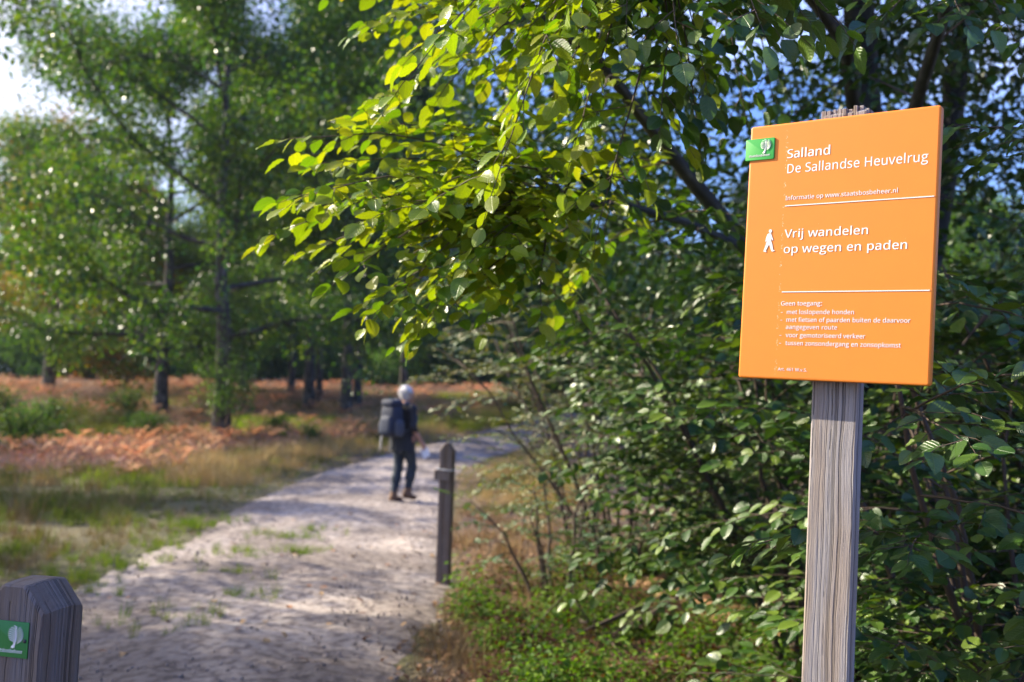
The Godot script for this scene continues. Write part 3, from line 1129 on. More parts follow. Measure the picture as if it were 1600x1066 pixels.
func sign_board() -> void:
	var ax := Vector3(0.79102, -0.04240, 0.61032)
	var ay := Vector3(0.05036, 0.99872, 0.00411)
	var nn := Vector3(-0.60971, 0.02749, 0.79215)
	var B := Basis(ax, ay, nn) * Basis(Vector3(0, 0, 1), deg_to_rad(0.45))
	var O := Vector3(0.4368, 1.6356, -1.9040)
	var pb := B * Basis(Vector3(0, 0, 1), deg_to_rad(0.68))
	# post foot: down its own axis to the ground
	var mid := O + B * Vector3(0.1695, 0.243, -0.0505)
	var drop := (mid.y + 0.02) / pb.y.y
	var foot := mid - pb.y * drop
	var root := thing("information_sign", "orange walking information sign on a weathered grey wooden post", "sign", foot)
	var wt := wood_images(320, 1400, 4, 0.012)
	M.wood_tex = wt
	M.post_wood = wood(wt, Color(1, 1, 1), Vector3(8.5, 0.9, 8.5), Vector3(0.49, 0.2, 0.3))
	var st := surf()
	var top := drop + 0.262
	cbox(st, Vector3(0, top * 0.5 - 0.15, 0), Vector3(0.0435, top * 0.5 + 0.15, 0.0165), 0.004)
	var post := build(st, "wooden_post", M.post_wood, root)
	post.basis = pb
	# split fibres on the post's end grain
	st = surf()
	for i in 9:
		var x := -0.040 + i * 0.01
		cbox(st, Vector3(x, top + rr(-0.004, 0.002), rr(-0.003, 0.003)), Vector3(rr(0.0035, 0.0046), rr(0.004, 0.010), 0.0145), 0.001)
	build(st, "split_fibres", M.post_wood, post)
	# panel
	var panel := Node3D.new()
	panel.name = "panel"
	root.add_child(panel, true)
	panel.transform = Transform3D(B, O - foot + B * Vector3(-0.003, 0, 0))
	var im := Image.create(700, 972, false, Image.FORMAT_RGB8)
	for y in 972:
		for x in 700:
			var v := 1.0 + 0.025 * nz.get_noise_2d(x * 0.8, y * 0.8) + 0.02 * nz.get_noise_2d(x * 8.0, y * 8.0 + 900.0)
			im.set_pixel(x, y, Color(0.83 * v, 0.235 * v, 0.012 * v).linear_to_srgb())
	# flaked paint along a vertical seam in the film, and stray chips
	for i in 150:
		var y := int(rr(20, 965))
		if nz.get_noise_1d(y * 3.0) < -0.05 and rng.randf() < 0.8:
			continue
		var big := 5 if y > 800 and y < 905 and rng.randf() < 0.25 else 2
		im.fill_rect(Rect2i(143 + int(rr(-3, 5)), y, 1 + rng.randi() % big, 1 + rng.randi() % (big + 2)), Color(0.93, 0.86, 0.76))
	for i in 26:
		im.fill_rect(Rect2i(int(rr(140, 690)), int(rr(10, 960)), 1, 1 + rng.randi() % 2), Color(0.55, 0.36, 0.2) if i % 2 else Color(0.95, 0.8, 0.65))
	var om := StandardMaterial3D.new()
	om.albedo_texture = ImageTexture.create_from_image(im)
	om.roughness = 0.5
	om.uv1_scale = Vector3(1, 1, 1)
	var edge := flat(0.83, 0.235, 0.012, 0.5)
	st = surf()
	tray(st, 0.350, 0.486, 0.005, 0.016, 0.0022)
	build(st, "tray", edge, panel)
	st = surf()
	for q in [[0, 0], [1, 1], [1, 0], [0, 0], [0, 1], [1, 1]]:
		st.set_uv(Vector2(q[0], 1 - q[1]))
		st.add_vertex(Vector3(0.0035 + 0.343 * q[0], 0.0035 + 0.479 * q[1], 0.0003))
	build(st, "printed_face", om, panel)
	for v in [0.09, 0.40]:
		st = surf()
		cbox(st, Vector3(0.1725, v, -0.025), Vector3(0.15, 0.014, 0.0088), 0.001)
		build(st, "mounting_rail", M.steel, panel)
	var z := 0.0006
	var W: Material = M.white
	words("Salland", 0.0765, 0.4175, 0.0816, 0.0236, z, 0.55, W, panel)
	words("De Sallandse Heuvelrug", 0.078, 0.3888, 0.2540, 0.0240, z, 0.0, W, panel)
	words("Informatie op www.staatsbosbeheer.nl", 0.0770, 0.3375, 0.2060, 0.0112, z, 0.15, W, panel)
	words("Vrij wandelen", 0.0790, 0.2660, 0.1552, 0.0216, z, 0.26, W, panel)
	words("op wegen en paden", 0.0790, 0.2368, 0.2240, 0.0216, z, 0.26, W, panel)
	words("Geen toegang:", 0.0790, 0.1380, 0.0780, 0.0112, z, 0.35, W, panel)
	words("-", 0.0795, 0.1220, 0.0036, 0.0112, z, 0.2, W, panel)
	words("met loslopende honden", 0.0910, 0.1220, 0.1250, 0.0112, z, 0.2, W, panel)
	words("-", 0.0793, 0.1075, 0.0036, 0.0112, z, 0.2, W, panel)
	words("met fietsen of paarden buiten de daarvoor", 0.0908, 0.1075, 0.2235, 0.0112, z, 0.2, W, panel)
	words("aangegeven route", 0.0905, 0.0940, 0.0963, 0.0112, z, 0.1, W, panel)
	words("-", 0.0790, 0.0788, 0.0036, 0.0112, z, 0.2, W, panel)
	words("voor gemotoriseerd verkeer", 0.0910, 0.0788, 0.1470, 0.0112, z, 0.2, W, panel)
	words("-", 0.0790, 0.0640, 0.0036, 0.0112, z, 0.2, W, panel)
	words("tussen zonsondergang en zonsopkomst", 0.0912, 0.0640, 0.2085, 0.0112, z, 0.2, W, panel)
	words("Art. 461 W.v.S.", 0.0790, 0.0160, 0.0560, 0.0080, z, 0.1, W, panel)
	for l in [[0.0762, 0.3265, 0.3475], [0.0783, 0.1635, 0.3470]]:
		st = surf()
		cbox(st, Vector3((l[0] + l[2]) * 0.5 - 0.001, l[1], z + 0.0002), Vector3((l[2] - l[0]) * 0.5 - 0.002, 0.0009, 0.0003), 0.0001)
		build(st, "rule", W, panel)
	# walking figure
	st = surf()
	var fig := PackedVector2Array()
	for q in [[290, 378], [350, 382], [372, 440], [408, 535], [408, 548], [386, 548], [362, 490], [360, 555], [392, 640], [424, 782], [464, 794], [455, 808], [396, 822], [372, 792], [345, 705], [315, 645], [290, 690], [238, 792], [260, 818], [246, 828], [182, 812], [180, 797], [214, 705], [243, 620], [254, 545], [250, 520], [228, 578], [214, 572], [234, 470], [258, 400]]:
		fig.append(Vector2((q[0] - 178) * 0.0000796, (826 - q[1]) * 0.0000796))
	plate(st, fig, 0.0, 0.0005)
	var head := PackedVector2Array()
	for k in 14:
		head.append(Vector2((330 - 178) * 0.0000796 + 0.0031 * cos(TAU * k / 14), (826 - 325) * 0.0000796 + 0.0035 * sin(TAU * k / 14)))
	plate(st, head, 0.0, 0.0005)
	build(st, "walking_figure", W, panel).position = Vector3(0.0385, 0.2402, z)
	# green badge
	var badge := Node3D.new()
	badge.name = "badge"
	root.add_child(badge, true)
	badge.transform = Transform3D(B, O - foot + B * Vector3(-0.0108, 0.4190, 0.0026))
	st = surf()
	tray(st, 0.0587, 0.0418, 0.0025, 0.0019, 0.0005)
	build(st, "plate", M.badge, badge)
	emblem(0.0262, Vector3(0.0405, 0.0125, 0.0002), W, badge)
	words("staatsbosbeheer", 0.0075, 0.0066, 0.0430, 0.0062, 0.0002, 0.5, W, badge)

func gable_post(root: Node3D, half: float, height: float, flat_top: float, drop: float, m: Material) -> MeshInstance3D:
	var st := surf()
	st.set_smooth_group(-1)
	var b := 0.004
	var prof := [Vector2(half - b, -0.25), Vector2(half, -0.25 + b), Vector2(half, height - drop - 0.003), Vector2(half - 0.003, height - drop + 0.001), Vector2(flat_top + 0.003, height - 0.003), Vector2(flat_top - 0.002, height), Vector2(-flat_top + 0.002, height), Vector2(-flat_top - 0.003, height - 0.003), Vector2(-half + 0.003, height - drop + 0.001), Vector2(-half, height - drop - 0.003), Vector2(-half, -0.25 + b), Vector2(-half + b, -0.25)]
	var rings := []
	for s in [[half, 0.004], [half - 0.004, 0.0], [half * 0.3, -0.002], [-half * 0.3, -0.002], [-half + 0.010, 0.001], [-half, 0.006]]:
		var ring := []
		for p in prof:
			var c := Vector2(0, height * 0.5)
			var q: Vector2 = p - Vector2(signf(p.x) * s[1], 0.0)
			if p.y > height * 0.6:
				q.y -= s[1] + (0.0 if s[0] > 0 else 0.006 * pow(-s[0] / half, 2.0))
			ring.append(Vector3(q.x, q.y, s[0]))
		rings.append(ring)
	var n := prof.size()
	for i in rings.size() - 1:
		for k in n:
			quad(st, rings[i][k], rings[i + 1][k], rings[i + 1][(k + 1) % n], rings[i][(k + 1) % n])
	for k in range(1, n - 1):
		tri(st, rings[0][0], rings[0][k], rings[0][k + 1])
		var e := rings.size() - 1
		tri(st, rings[e][0], rings[e][k + 1], rings[e][k])
	return build(st, "post", m, root)

func bollards() -> void:
	var wt: Array = M.wood_tex
	var near_wood := wood(wt, Color(0.80, 0.77, 0.75), Vector3(6.5, 1.1, 6.5), Vector3(0.2, 0.1, 0.55))
	var root := thing("wooden_bollard", "thick grey wooden bollard with a green badge beside the path", "bollard", Vector3(-0.940, -0.003, -1.945))
	root.rotation = Vector3(0, deg_to_rad(-11.0), -0.028)
	gable_post(root, 0.065, 1.225, 0.024, 0.047, near_wood)
	var badge := Node3D.new()
	badge.name = "badge"
	root.add_child(badge, true)
	badge.position = Vector3(-0.039, 1.093, 0.0674)
	var st := surf()
	tray(st, 0.078, 0.066, 0.001, 0.0018, 0.0004)
	build(st, "plate", flat(0.012, 0.17, 0.03, 0.4), badge)  # green darkened: the shade on this bollard is put into the colour
	emblem(0.040, Vector3(0.051, 0.018, 0.0002), M.white, badge)
	words("staatsbosbeheer", 0.006, 0.0085, 0.062, 0.0095, 0.0002, 0.5, M.white, badge)
	st = surf()
	blob(st, Vector3(0.0715, 0.032, 0.001), Vector3(0.0036, 0.0036, 0.002), 1.0, Basis(), 8)
	build(st, "screw", M.screw, badge)
	# the slimmer one further along
	var far_wood := wood(wt, Color(0.85, 0.80, 0.78), Vector3(7.5, 0.8, 7.5), Vector3(0.6, 0.4, 0.1))
	var r2 := thing("wooden_bollard", "slim grey wooden bollard with a wired-on block, beside the shrubs", "bollard", Vector3(-0.53, gh(-0.53, -8.34), -8.34))
	r2.rotation = Vector3(0, deg_to_rad(-14.0), -0.014)
	gable_post(r2, 0.054, 1.17, 0.010, 0.055, far_wood)
	st = surf()
	cbox(st, Vector3(-0.02, 0.905, 0.070), Vector3(0.068, 0.042, 0.014), 0.003)
	build(st, "wooden_block", wood(wt, Color(0.95, 0.9, 0.88), Vector3(6, 3, 6)), r2)
	st = surf()
	var loop := []
	var lr := []
	for q in [[-0.062, 0.088], [0.0, 0.0905], [0.062, 0.089], [0.0605, 0.0], [0.0605, -0.06], [-0.0605, -0.06], [-0.0605, 0.06], [-0.062, 0.088]]:
		loop.append(Vector3(q[0], 0.951 - 0.006 * q[0] / 0.06, q[1]))
		lr.append(0.006)
	tube(st, loop, lr, 5)
	build(st, "wire_tie", M.wire, r2)

# ---------------------------------------------------------------- near plants
func near_beech() -> void:
	rng.seed = 31
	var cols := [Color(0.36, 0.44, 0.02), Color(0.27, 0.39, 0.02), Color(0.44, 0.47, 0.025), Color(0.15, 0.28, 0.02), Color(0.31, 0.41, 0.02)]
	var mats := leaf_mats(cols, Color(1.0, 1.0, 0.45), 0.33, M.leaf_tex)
	var deep := [Color(0.06, 0.13, 0.018), Color(0.09, 0.18, 0.02), Color(0.05, 0.11, 0.018), Color(0.13, 0.22, 0.02)]  # deeper green boughs away from the path, darkened further to stand for shade
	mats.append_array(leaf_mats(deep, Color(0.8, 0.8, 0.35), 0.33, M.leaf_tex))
	var base := Vector3(2.05, gh(2.05, -5.9), -5.9)
	var root := thing("beech_tree", "beech tree behind the orange sign with its bough over the path", "tree", base)
	var st := surf()
	tube(st, [Vector3(0, -0.2, 0), Vector3(0.0, 0.6, 0), Vector3(-0.04, 1.8, 0.05), Vector3(0.05, 3.2, 0), Vector3(0.0, 4.8, -0.1), Vector3(0.1, 6.6, -0.2), Vector3(0.1, 8.4, -0.2)], [0.2, 0.13, 0.115, 0.105, 0.085, 0.05, 0.02], 10, 0.08)
	build(st, "trunk", M.beech_bark, root)
	st = surf()
	tube(st, [Vector3(0.12, -0.2, -0.1), Vector3(0.25, 1.2, -0.2), Vector3(0.7, 3.0, -0.45), Vector3(0.95, 4.8, -0.5), Vector3(1.2, 7.4, -0.6)], [0.14, 0.1, 0.085, 0.06, 0.02], 8, 0.08)
	build(st, "trunk", M.beech_bark, root)
	var limbs := [
		[[Vector3(2.0, 1.75, -5.85), Vector3(1.55, 2.12, -5.3), Vector3(1.13, 2.31, -4.77), Vector3(0.80, 2.50, -4.3), Vector3(0.58, 2.62, -3.95), Vector3(0.30, 2.80, -3.55), Vector3(0.0, 2.90, -3.25)], 0.06],
		[[Vector3(2.05, 3.0, -5.85), Vector3(1.55, 3.25, -4.6), Vector3(1.0, 3.2, -3.6), Vector3(0.6, 3.05, -2.95), Vector3(0.3, 2.9, -2.6)], 0.045],
		[[Vector3(2.1, 2.6, -5.8), Vector3(1.8, 2.95, -4.4), Vector3(1.5, 3.0, -3.4), Vector3(1.2, 2.9, -2.7)], 0.04],
		[[Vector3(1.13, 2.31, -4.77), Vector3(0.7, 2.32, -4.1), Vector3(0.35, 2.3, -3.6), Vector3(0.1, 2.2, -3.3)], 0.022],
		[[Vector3(2.1, 3.6, -5.9), Vector3(1.2, 4.0, -5.0), Vector3(0.3, 3.9, -4.2), Vector3(-0.3, 3.6, -3.7)], 0.04],
		[[Vector3(2.1, 4.2, -5.9), Vector3(1.2, 4.9, -5.6), Vector3(0.2, 5.4, -5.3), Vector3(-1.4, 5.7, -5.2)], 0.045],
	]
	var samples := []
	for l in limbs:
		st = surf()
		var pts := []
		var rads := []
		for i in l[0].size():
			pts.append(l[0][i] - base)
			rads.append(lerpf(l[1], 0.012, float(i) / (l[0].size() - 1)))
			if i > 0:
				for k in 5:
					samples.append(l[0][i - 1].lerp(l[0][i], k / 5.0))
		tube(st, pts, rads, 8, 0.1)
		build(st, "branch", M.beech_bark, root)
	var leaves := []
	var tw := surf()
	var tips := [Vector3(-0.57, 2.29, -2.72), Vector3(-0.60, 2.06, -2.78), Vector3(-0.51, 2.11, -2.58), Vector3(-0.50, 2.26, -2.87), Vector3(-0.44, 1.92, -2.69), Vector3(-0.34, 1.84, -2.74), Vector3(-0.21, 1.81, -2.89), Vector3(-0.06, 1.88, -3.09), Vector3(-0.24, 2.31, -2.22), Vector3(-0.42, 2.41, -2.96), Vector3(-0.30, 2.05, -2.48), Vector3(-0.16, 2.08, -2.38), Vector3(-0.42, 2.75, -3.05), Vector3(-0.21, 2.55, -2.66), Vector3(-0.27, 2.01, -2.88), Vector3(-0.04, 2.10, -2.28), Vector3(-0.01, 2.24, -2.07), Vector3(0.08, 2.11, -2.78), Vector3(0.08, 2.45, -2.36), Vector3(0.19, 2.26, -2.02), Vector3(0.15, 2.23, -2.47), Vector3(0.25, 2.48, -2.26), Vector3(0.35, 2.39, -2.16), Vector3(0.47, 2.33, -2.57), Vector3(0.50, 2.41, -2.06), Vector3(0.68, 2.46, -2.16), Vector3(0.91, 2.55, -2.35), Vector3(1.11, 2.57, -2.45), Vector3(1.25, 2.51, -2.46), Vector3(-0.52, 2.93, -3.14), Vector3(-0.09, 2.69, -2.55), Vector3(0.18, 2.64, -2.35), Vector3(0.48, 2.64, -2.35), Vector3(0.75, 2.68, -2.35), Vector3(1.07, 2.70, -2.45), Vector3(0.67, 2.23, -3.37), Vector3(-0.17, 2.39, -2.96), Vector3(-0.55, 2.04, -2.98), Vector3(-0.10, 1.95, -2.59)]
	for i in 24:
		tips.append(tips[i] + Vector3(rr(0.0, 0.35), rr(-0.12, 0.2), rr(-0.45, 0.0)))
	# boughs further back along the same limbs
	for i in 38:
		var s: Vector3 = samples[rng.randi() % samples.size()]
		tips.append(s + Vector3(rr(-0.9, 0.5), rr(-0.5, 0.6), rr(-0.5, 0.8)))
	for t in tips:
		var from: Vector3 = samples[0]
		var best := 99.0
		for s in samples:
			var d: float = (s - t).length()
			if d > 0.55 and d < best:
				best = d
				from = s
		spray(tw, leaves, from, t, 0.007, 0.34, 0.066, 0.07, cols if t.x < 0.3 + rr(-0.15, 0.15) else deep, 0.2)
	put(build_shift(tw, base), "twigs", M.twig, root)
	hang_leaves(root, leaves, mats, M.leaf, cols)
	# crown above and behind
	var where := []
	var dark := [Color(0.045, 0.095, 0.016), Color(0.06, 0.12, 0.018), Color(0.035, 0.08, 0.015)]  # crown greens lowered: the shade inside the crown is in the colour
	for i in 3000:
		var d := rv(1.0)
		while d.length() > 1.0:
			d = rv(1.0)
		var p := Vector3(0.5, 4.6, -1.0) + d * Vector3(3.4, 3.2, 2.9)
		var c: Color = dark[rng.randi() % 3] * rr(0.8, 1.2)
		var wp := p + base
		if wp.z > -4.0 and wp.y < 3.2:
			continue
		if nz.get_noise_3d(p.x * 70.0, p.y * 70.0, p.z * 70.0) < -0.03:
			continue
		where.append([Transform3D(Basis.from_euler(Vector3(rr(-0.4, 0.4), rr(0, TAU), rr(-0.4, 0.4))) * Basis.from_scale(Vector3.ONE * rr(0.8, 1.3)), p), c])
	# unseen crown mass out over the path, added to shade the thicket
	for i in 2600:
		var d := rv(1.0)
		while d.length() > 1.0:
			d = rv(1.0)
		var p := Vector3(0.1, 5.3, -5.3) + d * Vector3(2.4, 1.5, 1.9)
		if i % 3 == 0:
			p = Vector3(2.6, 6.2, -6.6) + d * Vector3(3.4, 2.2, 2.8)
		if p.y < 1.75 + 0.42 * -p.z:
			continue
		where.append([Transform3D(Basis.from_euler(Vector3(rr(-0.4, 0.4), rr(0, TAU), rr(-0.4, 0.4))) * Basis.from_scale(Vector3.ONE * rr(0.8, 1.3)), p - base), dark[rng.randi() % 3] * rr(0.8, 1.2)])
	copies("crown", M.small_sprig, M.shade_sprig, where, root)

func right_shrubs() -> void:
	rng.seed = 52
	var cols := [Color(0.05, 0.12, 0.02), Color(0.07, 0.15, 0.025), Color(0.035, 0.09, 0.018), Color(0.10, 0.18, 0.025), Color(0.16, 0.24, 0.03)]  # greens lowered to carry the deep shade of the thicket
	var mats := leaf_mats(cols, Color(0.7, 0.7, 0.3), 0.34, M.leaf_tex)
	var f := Vector3(-0.35, 0, 0.6)
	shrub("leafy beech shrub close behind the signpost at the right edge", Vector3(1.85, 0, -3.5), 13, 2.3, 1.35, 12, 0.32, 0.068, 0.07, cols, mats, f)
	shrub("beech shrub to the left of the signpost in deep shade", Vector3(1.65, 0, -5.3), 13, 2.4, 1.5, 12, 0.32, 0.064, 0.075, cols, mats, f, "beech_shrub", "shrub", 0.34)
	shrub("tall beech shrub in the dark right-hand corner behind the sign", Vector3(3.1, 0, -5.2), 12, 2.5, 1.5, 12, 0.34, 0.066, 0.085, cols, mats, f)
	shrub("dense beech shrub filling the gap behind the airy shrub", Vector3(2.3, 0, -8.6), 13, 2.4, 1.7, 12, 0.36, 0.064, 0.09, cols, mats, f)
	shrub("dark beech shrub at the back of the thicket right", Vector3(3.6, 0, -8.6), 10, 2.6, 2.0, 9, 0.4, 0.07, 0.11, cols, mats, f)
	var airy := [Color(0.22, 0.25, 0.05), Color(0.15, 0.21, 0.05), Color(0.26, 0.23, 0.07), Color(0.11, 0.20, 0.08)]
	var amats := leaf_mats(airy, Color(1.0, 1.0, 0.45), 0.5, M.leaf_tex)
	shrub("airy olive-green shrub with bare stems beside the slim bollard", Vector3(0.95, 0, -8.4), 13, 2.7, 1.5, 8, 0.3, 0.036, 0.12, airy, amats, Vector3(-0.3, 0, 0.1), "buckthorn_shrub", "shrub", 0.2)
	shrub("thin blue-green sapling leaning out towards the path", Vector3(0.35, 0, -7.6), 7, 1.15, 0.55, 7, 0.2, 0.034, 0.09, [Color(0.09, 0.21, 0.09), Color(0.12, 0.24, 0.08)], amats, Vector3(-0.4, 0, 0), "sapling", "sapling", 0.3)
	shrub("slender tall shrub standing behind the hiker's side of the thicket", Vector3(0.75, 0, -10.6), 9, 2.5, 1.4, 8, 0.34, 0.045, 0.11, airy, amats, Vector3(-0.3, 0, 0), "buckthorn_shrub", "shrub", 0.25)
	# dead branches lying in the litter
	for i in 5:
		var a := Vector3([0.9, 1.3, 1.1, 0.5, 1.6][i], 0, [-6.6, -7.2, -6.0, -6.9, -6.3][i])
		a.y = gh(a.x, a.z) + [0.25, 0.4, 0.1, 0.08, 0.5][i]
		var ang: float = rr(-0.6, 0.6) + [2.8, 0.2, 2.2, 0.9, 3.0][i]
		var l := rr(0.8, 1.5)
		var b := a + Vector3(cos(ang), 0, sin(ang)) * l
		b.y = gh(b.x, b.z) + 0.03
		var o := thing("dead_branch", ["bare grey dead branch leaning in the litter", "long fallen branch propped across the thicket floor", "thin broken branch lying under the beech shrub", "short dead stick beside the bilberry", "pale dead branch slanting behind the signpost"][i], "branch", a, "dead branches under the thicket")
		var st := surf()
		tube(st, [Vector3.ZERO, (b - a) * 0.4 + rv(0.05), (b - a) * 0.75 + rv(0.05), b - a], [0.016, 0.013, 0.009, 0.004], 5, 0.2)
		build(st, "stick", M.twig, o)
		st = surf()
		for k in 4:
			var p := (b - a) * rr(0.3, 0.8)
			var e := p + rv(0.3) + Vector3(0, 0.1, 0)
			tube(st, [p, (p + e) * 0.5 + rv(0.03), e], [0.006, 0.004, 0.002], 4)
		build(st, "side_twig", M.twig, o)

# ---------------------------------------------------------------- trees on the left and behind
func on_ground(x: float, z: float) -> Vector3:
	return Vector3(x, gh(x, z), z)

func left_trees() -> void:
	var g := "oaks on the heath"
	var green := [Color(0.055, 0.125, 0.025), Color(0.08, 0.155, 0.028), Color(0.04, 0.095, 0.022), Color(0.14, 0.20, 0.03)]
	var cool := [Color(0.04, 0.10, 0.032), Color(0.055, 0.12, 0.032), Color(0.035, 0.08, 0.03)]
	var gold := [Color(0.20, 0.22, 0.025), Color(0.15, 0.22, 0.025), Color(0.30, 0.19, 0.02), Color(0.10, 0.18, 0.025), Color(0.32, 0.13, 0.02)]
	var fresh := [Color(0.14, 0.24, 0.025), Color(0.19, 0.26, 0.025), Color(0.09, 0.18, 0.025)]
	tree("oak_tree", "large dark-trunked oak nearest the path on the left", g, on_ground(-7.45, -25.8), {"seed": 101, "h": 14.5, "r": 0.23, "first": 0.2, "limbs": 20, "spread": 7.0, "sprigs": 3000, "cols": green, "mesh": M.sprig, "mat": M.far_leaf, "low": 0.0, "lean": -0.01, "loose": 0.5})
	var o2 := tree("oak_tree", "second oak with a low green crown left of the nearest oak", g, on_ground(-11.97, -34.1), {"seed": 102, "h": 13.5, "r": 0.23, "first": 0.16, "limbs": 20, "spread": 6.4, "sprigs": 2500, "cols": green, "mesh": M.sprig, "mat": M.far_leaf, "low": -0.12, "loose": 0.55})
	var o3 := tree("oak_tree", "tall oak with a straight trunk directly left of the hiker", g, on_ground(-5.63, -34.1), {"seed": 103, "h": 16.5, "r": 0.19, "first": 0.42, "limbs": 18, "spread": 6.0, "sprigs": 2500, "cols": cool, "mesh": M.sprig, "mat": M.far_leaf, "low": 0.2, "loose": 0.6})
	tree("oak_tree", "yellowing oak at the far left edge of the heath", g, on_ground(-19.5, -42.0), {"seed": 104, "h": 11.0, "r": 0.24, "first": 0.2, "limbs": 18, "spread": 5.5, "sprigs": 1700, "cols": gold, "mesh": M.sprig, "mat": M.far_leaf, "low": 0.0, "size": 1.2, "loose": 0.6})
	var slim := tree("oak_tree", "slim leaning trunk third from the hiker on the heath", g, on_ground(-9.7, -44.0), {"seed": 105, "h": 12.0, "r": 0.15, "first": 0.46, "limbs": 13, "spread": 3.6, "sprigs": 1300, "cols": fresh, "mesh": M.sprig, "mat": M.far_leaf, "size": 1.25, "bend": 0.012, "loose": 0.6})
	copy(slim, "oak_tree", "slim trunk between the two pairs of oaks behind the bright grass", on_ground(-8.1, -42.0), 2.0, 1.0)
	copy(slim, "oak_tree", "slender oak just right of the straight trunk beside the hiker", on_ground(-5.86, -38.0), 4.0, 1.1)
	copy(o3, "oak_tree", "dark oak rising behind the hiker's head", on_ground(-5.2, -48.0), 1.0, 0.95)
	copy(slim, "oak_tree", "small far trunk left of the second oak", on_ground(-19.3, -50.0), 0.5, 0.85)
	copy(slim, "oak_tree", "thin far trunk beside the yellowing oak", on_ground(-18.0, -46.5), 3.3, 0.8)
	copy(slim, "oak_tree", "young oak behind the nearest oak's trunk", on_ground(-12.4, -46.0), 5.2, 0.95)
	copy(o3, "oak_tree", "tall dark oak with its crown behind the nearest oak", on_ground(-7.6, -37.5), 2.7, 1.0)
	# leafy shoots low on the nearest oak's trunk
	var ivy := thing("oak_shoot", "leafy young shoots growing against the nearest oak's trunk", "shrub", on_ground(-7.35, -25.35))
	rng.seed = 77
	var st := surf()
	var where := []
	for i in 7:
		var p := Vector3(rr(-0.25, 0.25), 0, rr(-0.05, 0.1))
		var e := p + Vector3(rr(-0.8, 0.9), rr(1.9, 3.5), rr(-0.1, 0.4))
		tube(st, [p - Vector3(0, 0.1, 0), (p + e) * 0.5 + rv(0.1), e], [0.018, 0.012, 0.005], 4)
		for k in 10:
			where.append([Transform3D(Basis.from_euler(Vector3(rr(-0.5, 0.5), rr(0, TAU), 0)) * Basis.from_scale(Vector3.ONE * rr(0.5, 0.8)), p.lerp(e, rr(0.5, 1.05)) + rv(0.3)), Color(0.13, 0.24, 0.04) * rr(0.8, 1.2)])
	build(st, "stem", M.twig, ivy)
	copies("foliage", M.sprig, M.far_leaf, where, ivy)
	# low bushes on the heath
	var spots := [[-9.6, -19.6, 0.9], [-10.9, -23.5, 1.1], [-8.9, -24.6, 0.8], [-14.0, -27.0, 1.2], [-6.3, -26.8, 0.7], [-11.5, -30.0, 1.0], [-5.0, -25.2, 0.55]]
	var where_at := ["dark green bush at the left edge of the heath", "grey-green bush between the grass and the bracken", "leafy bush left of the nearest oak's foot", "broad low bush deep in the bracken", "small green bush right of the nearest oak's foot", "low bush in front of the second oak", "tiny bush at the verge before the straight oak"]
	var hb: Node3D
	for i in spots.size():
		if i == 0:
			hb = tree("heath_bush", where_at[0], "low bushes on the heath", on_ground(spots[0][0], spots[0][1]), {"seed": 120, "h": 1.2, "r": 0.03, "first": 0.06, "limbs": 12, "spread": 0.8, "sprigs": 70, "cols": [Color(0.07, 0.14, 0.04), Color(0.11, 0.17, 0.05)], "mesh": M.small_sprig, "mat": M.blade, "low": 0.1, "loose": 0.12})
			hb.set_meta("category", "bush")
		else:
			copy(hb, "heath_bush", where_at[i], on_ground(spots[i][0], spots[i][1]), i * 1.7, spots[i][2])
	# a young oak just outside the frame, left of the near bollard: its shade lies on the near path
	tree("oak_tree", "young oak just outside the left edge of the frame", g, on_ground(-5.6, -3.6), {"seed": 110, "h": 5.0, "r": 0.07, "first": 0.2, "limbs": 14, "spread": 2.3, "sprigs": 520, "cols": green, "mesh": M.sprig, "mat": M.far_leaf, "low": 0.1, "loose": 0.25, "size": 0.8})

	tree("oak_tree", "high-crowned oak outside the frame left of the heath", g, on_ground(-14.5, -10.2), {"seed": 111, "h": 9.6, "r": 0.2, "first": 0.45, "limbs": 14, "spread": 3.6, "sprigs": 520, "cols": green, "mesh": M.sprig, "mat": M.far_leaf, "low": 0.2, "loose": 0.4})
	tree("oak_tree", "spreading oak outside the frame beyond the left verge", g, on_ground(-14.6, -17.5), {"seed": 112, "h": 8.5, "r": 0.18, "first": 0.25, "limbs": 14, "spread": 3.6, "sprigs": 560, "cols": green, "mesh": M.sprig, "mat": M.far_leaf, "low": 0.1, "loose": 0.4})

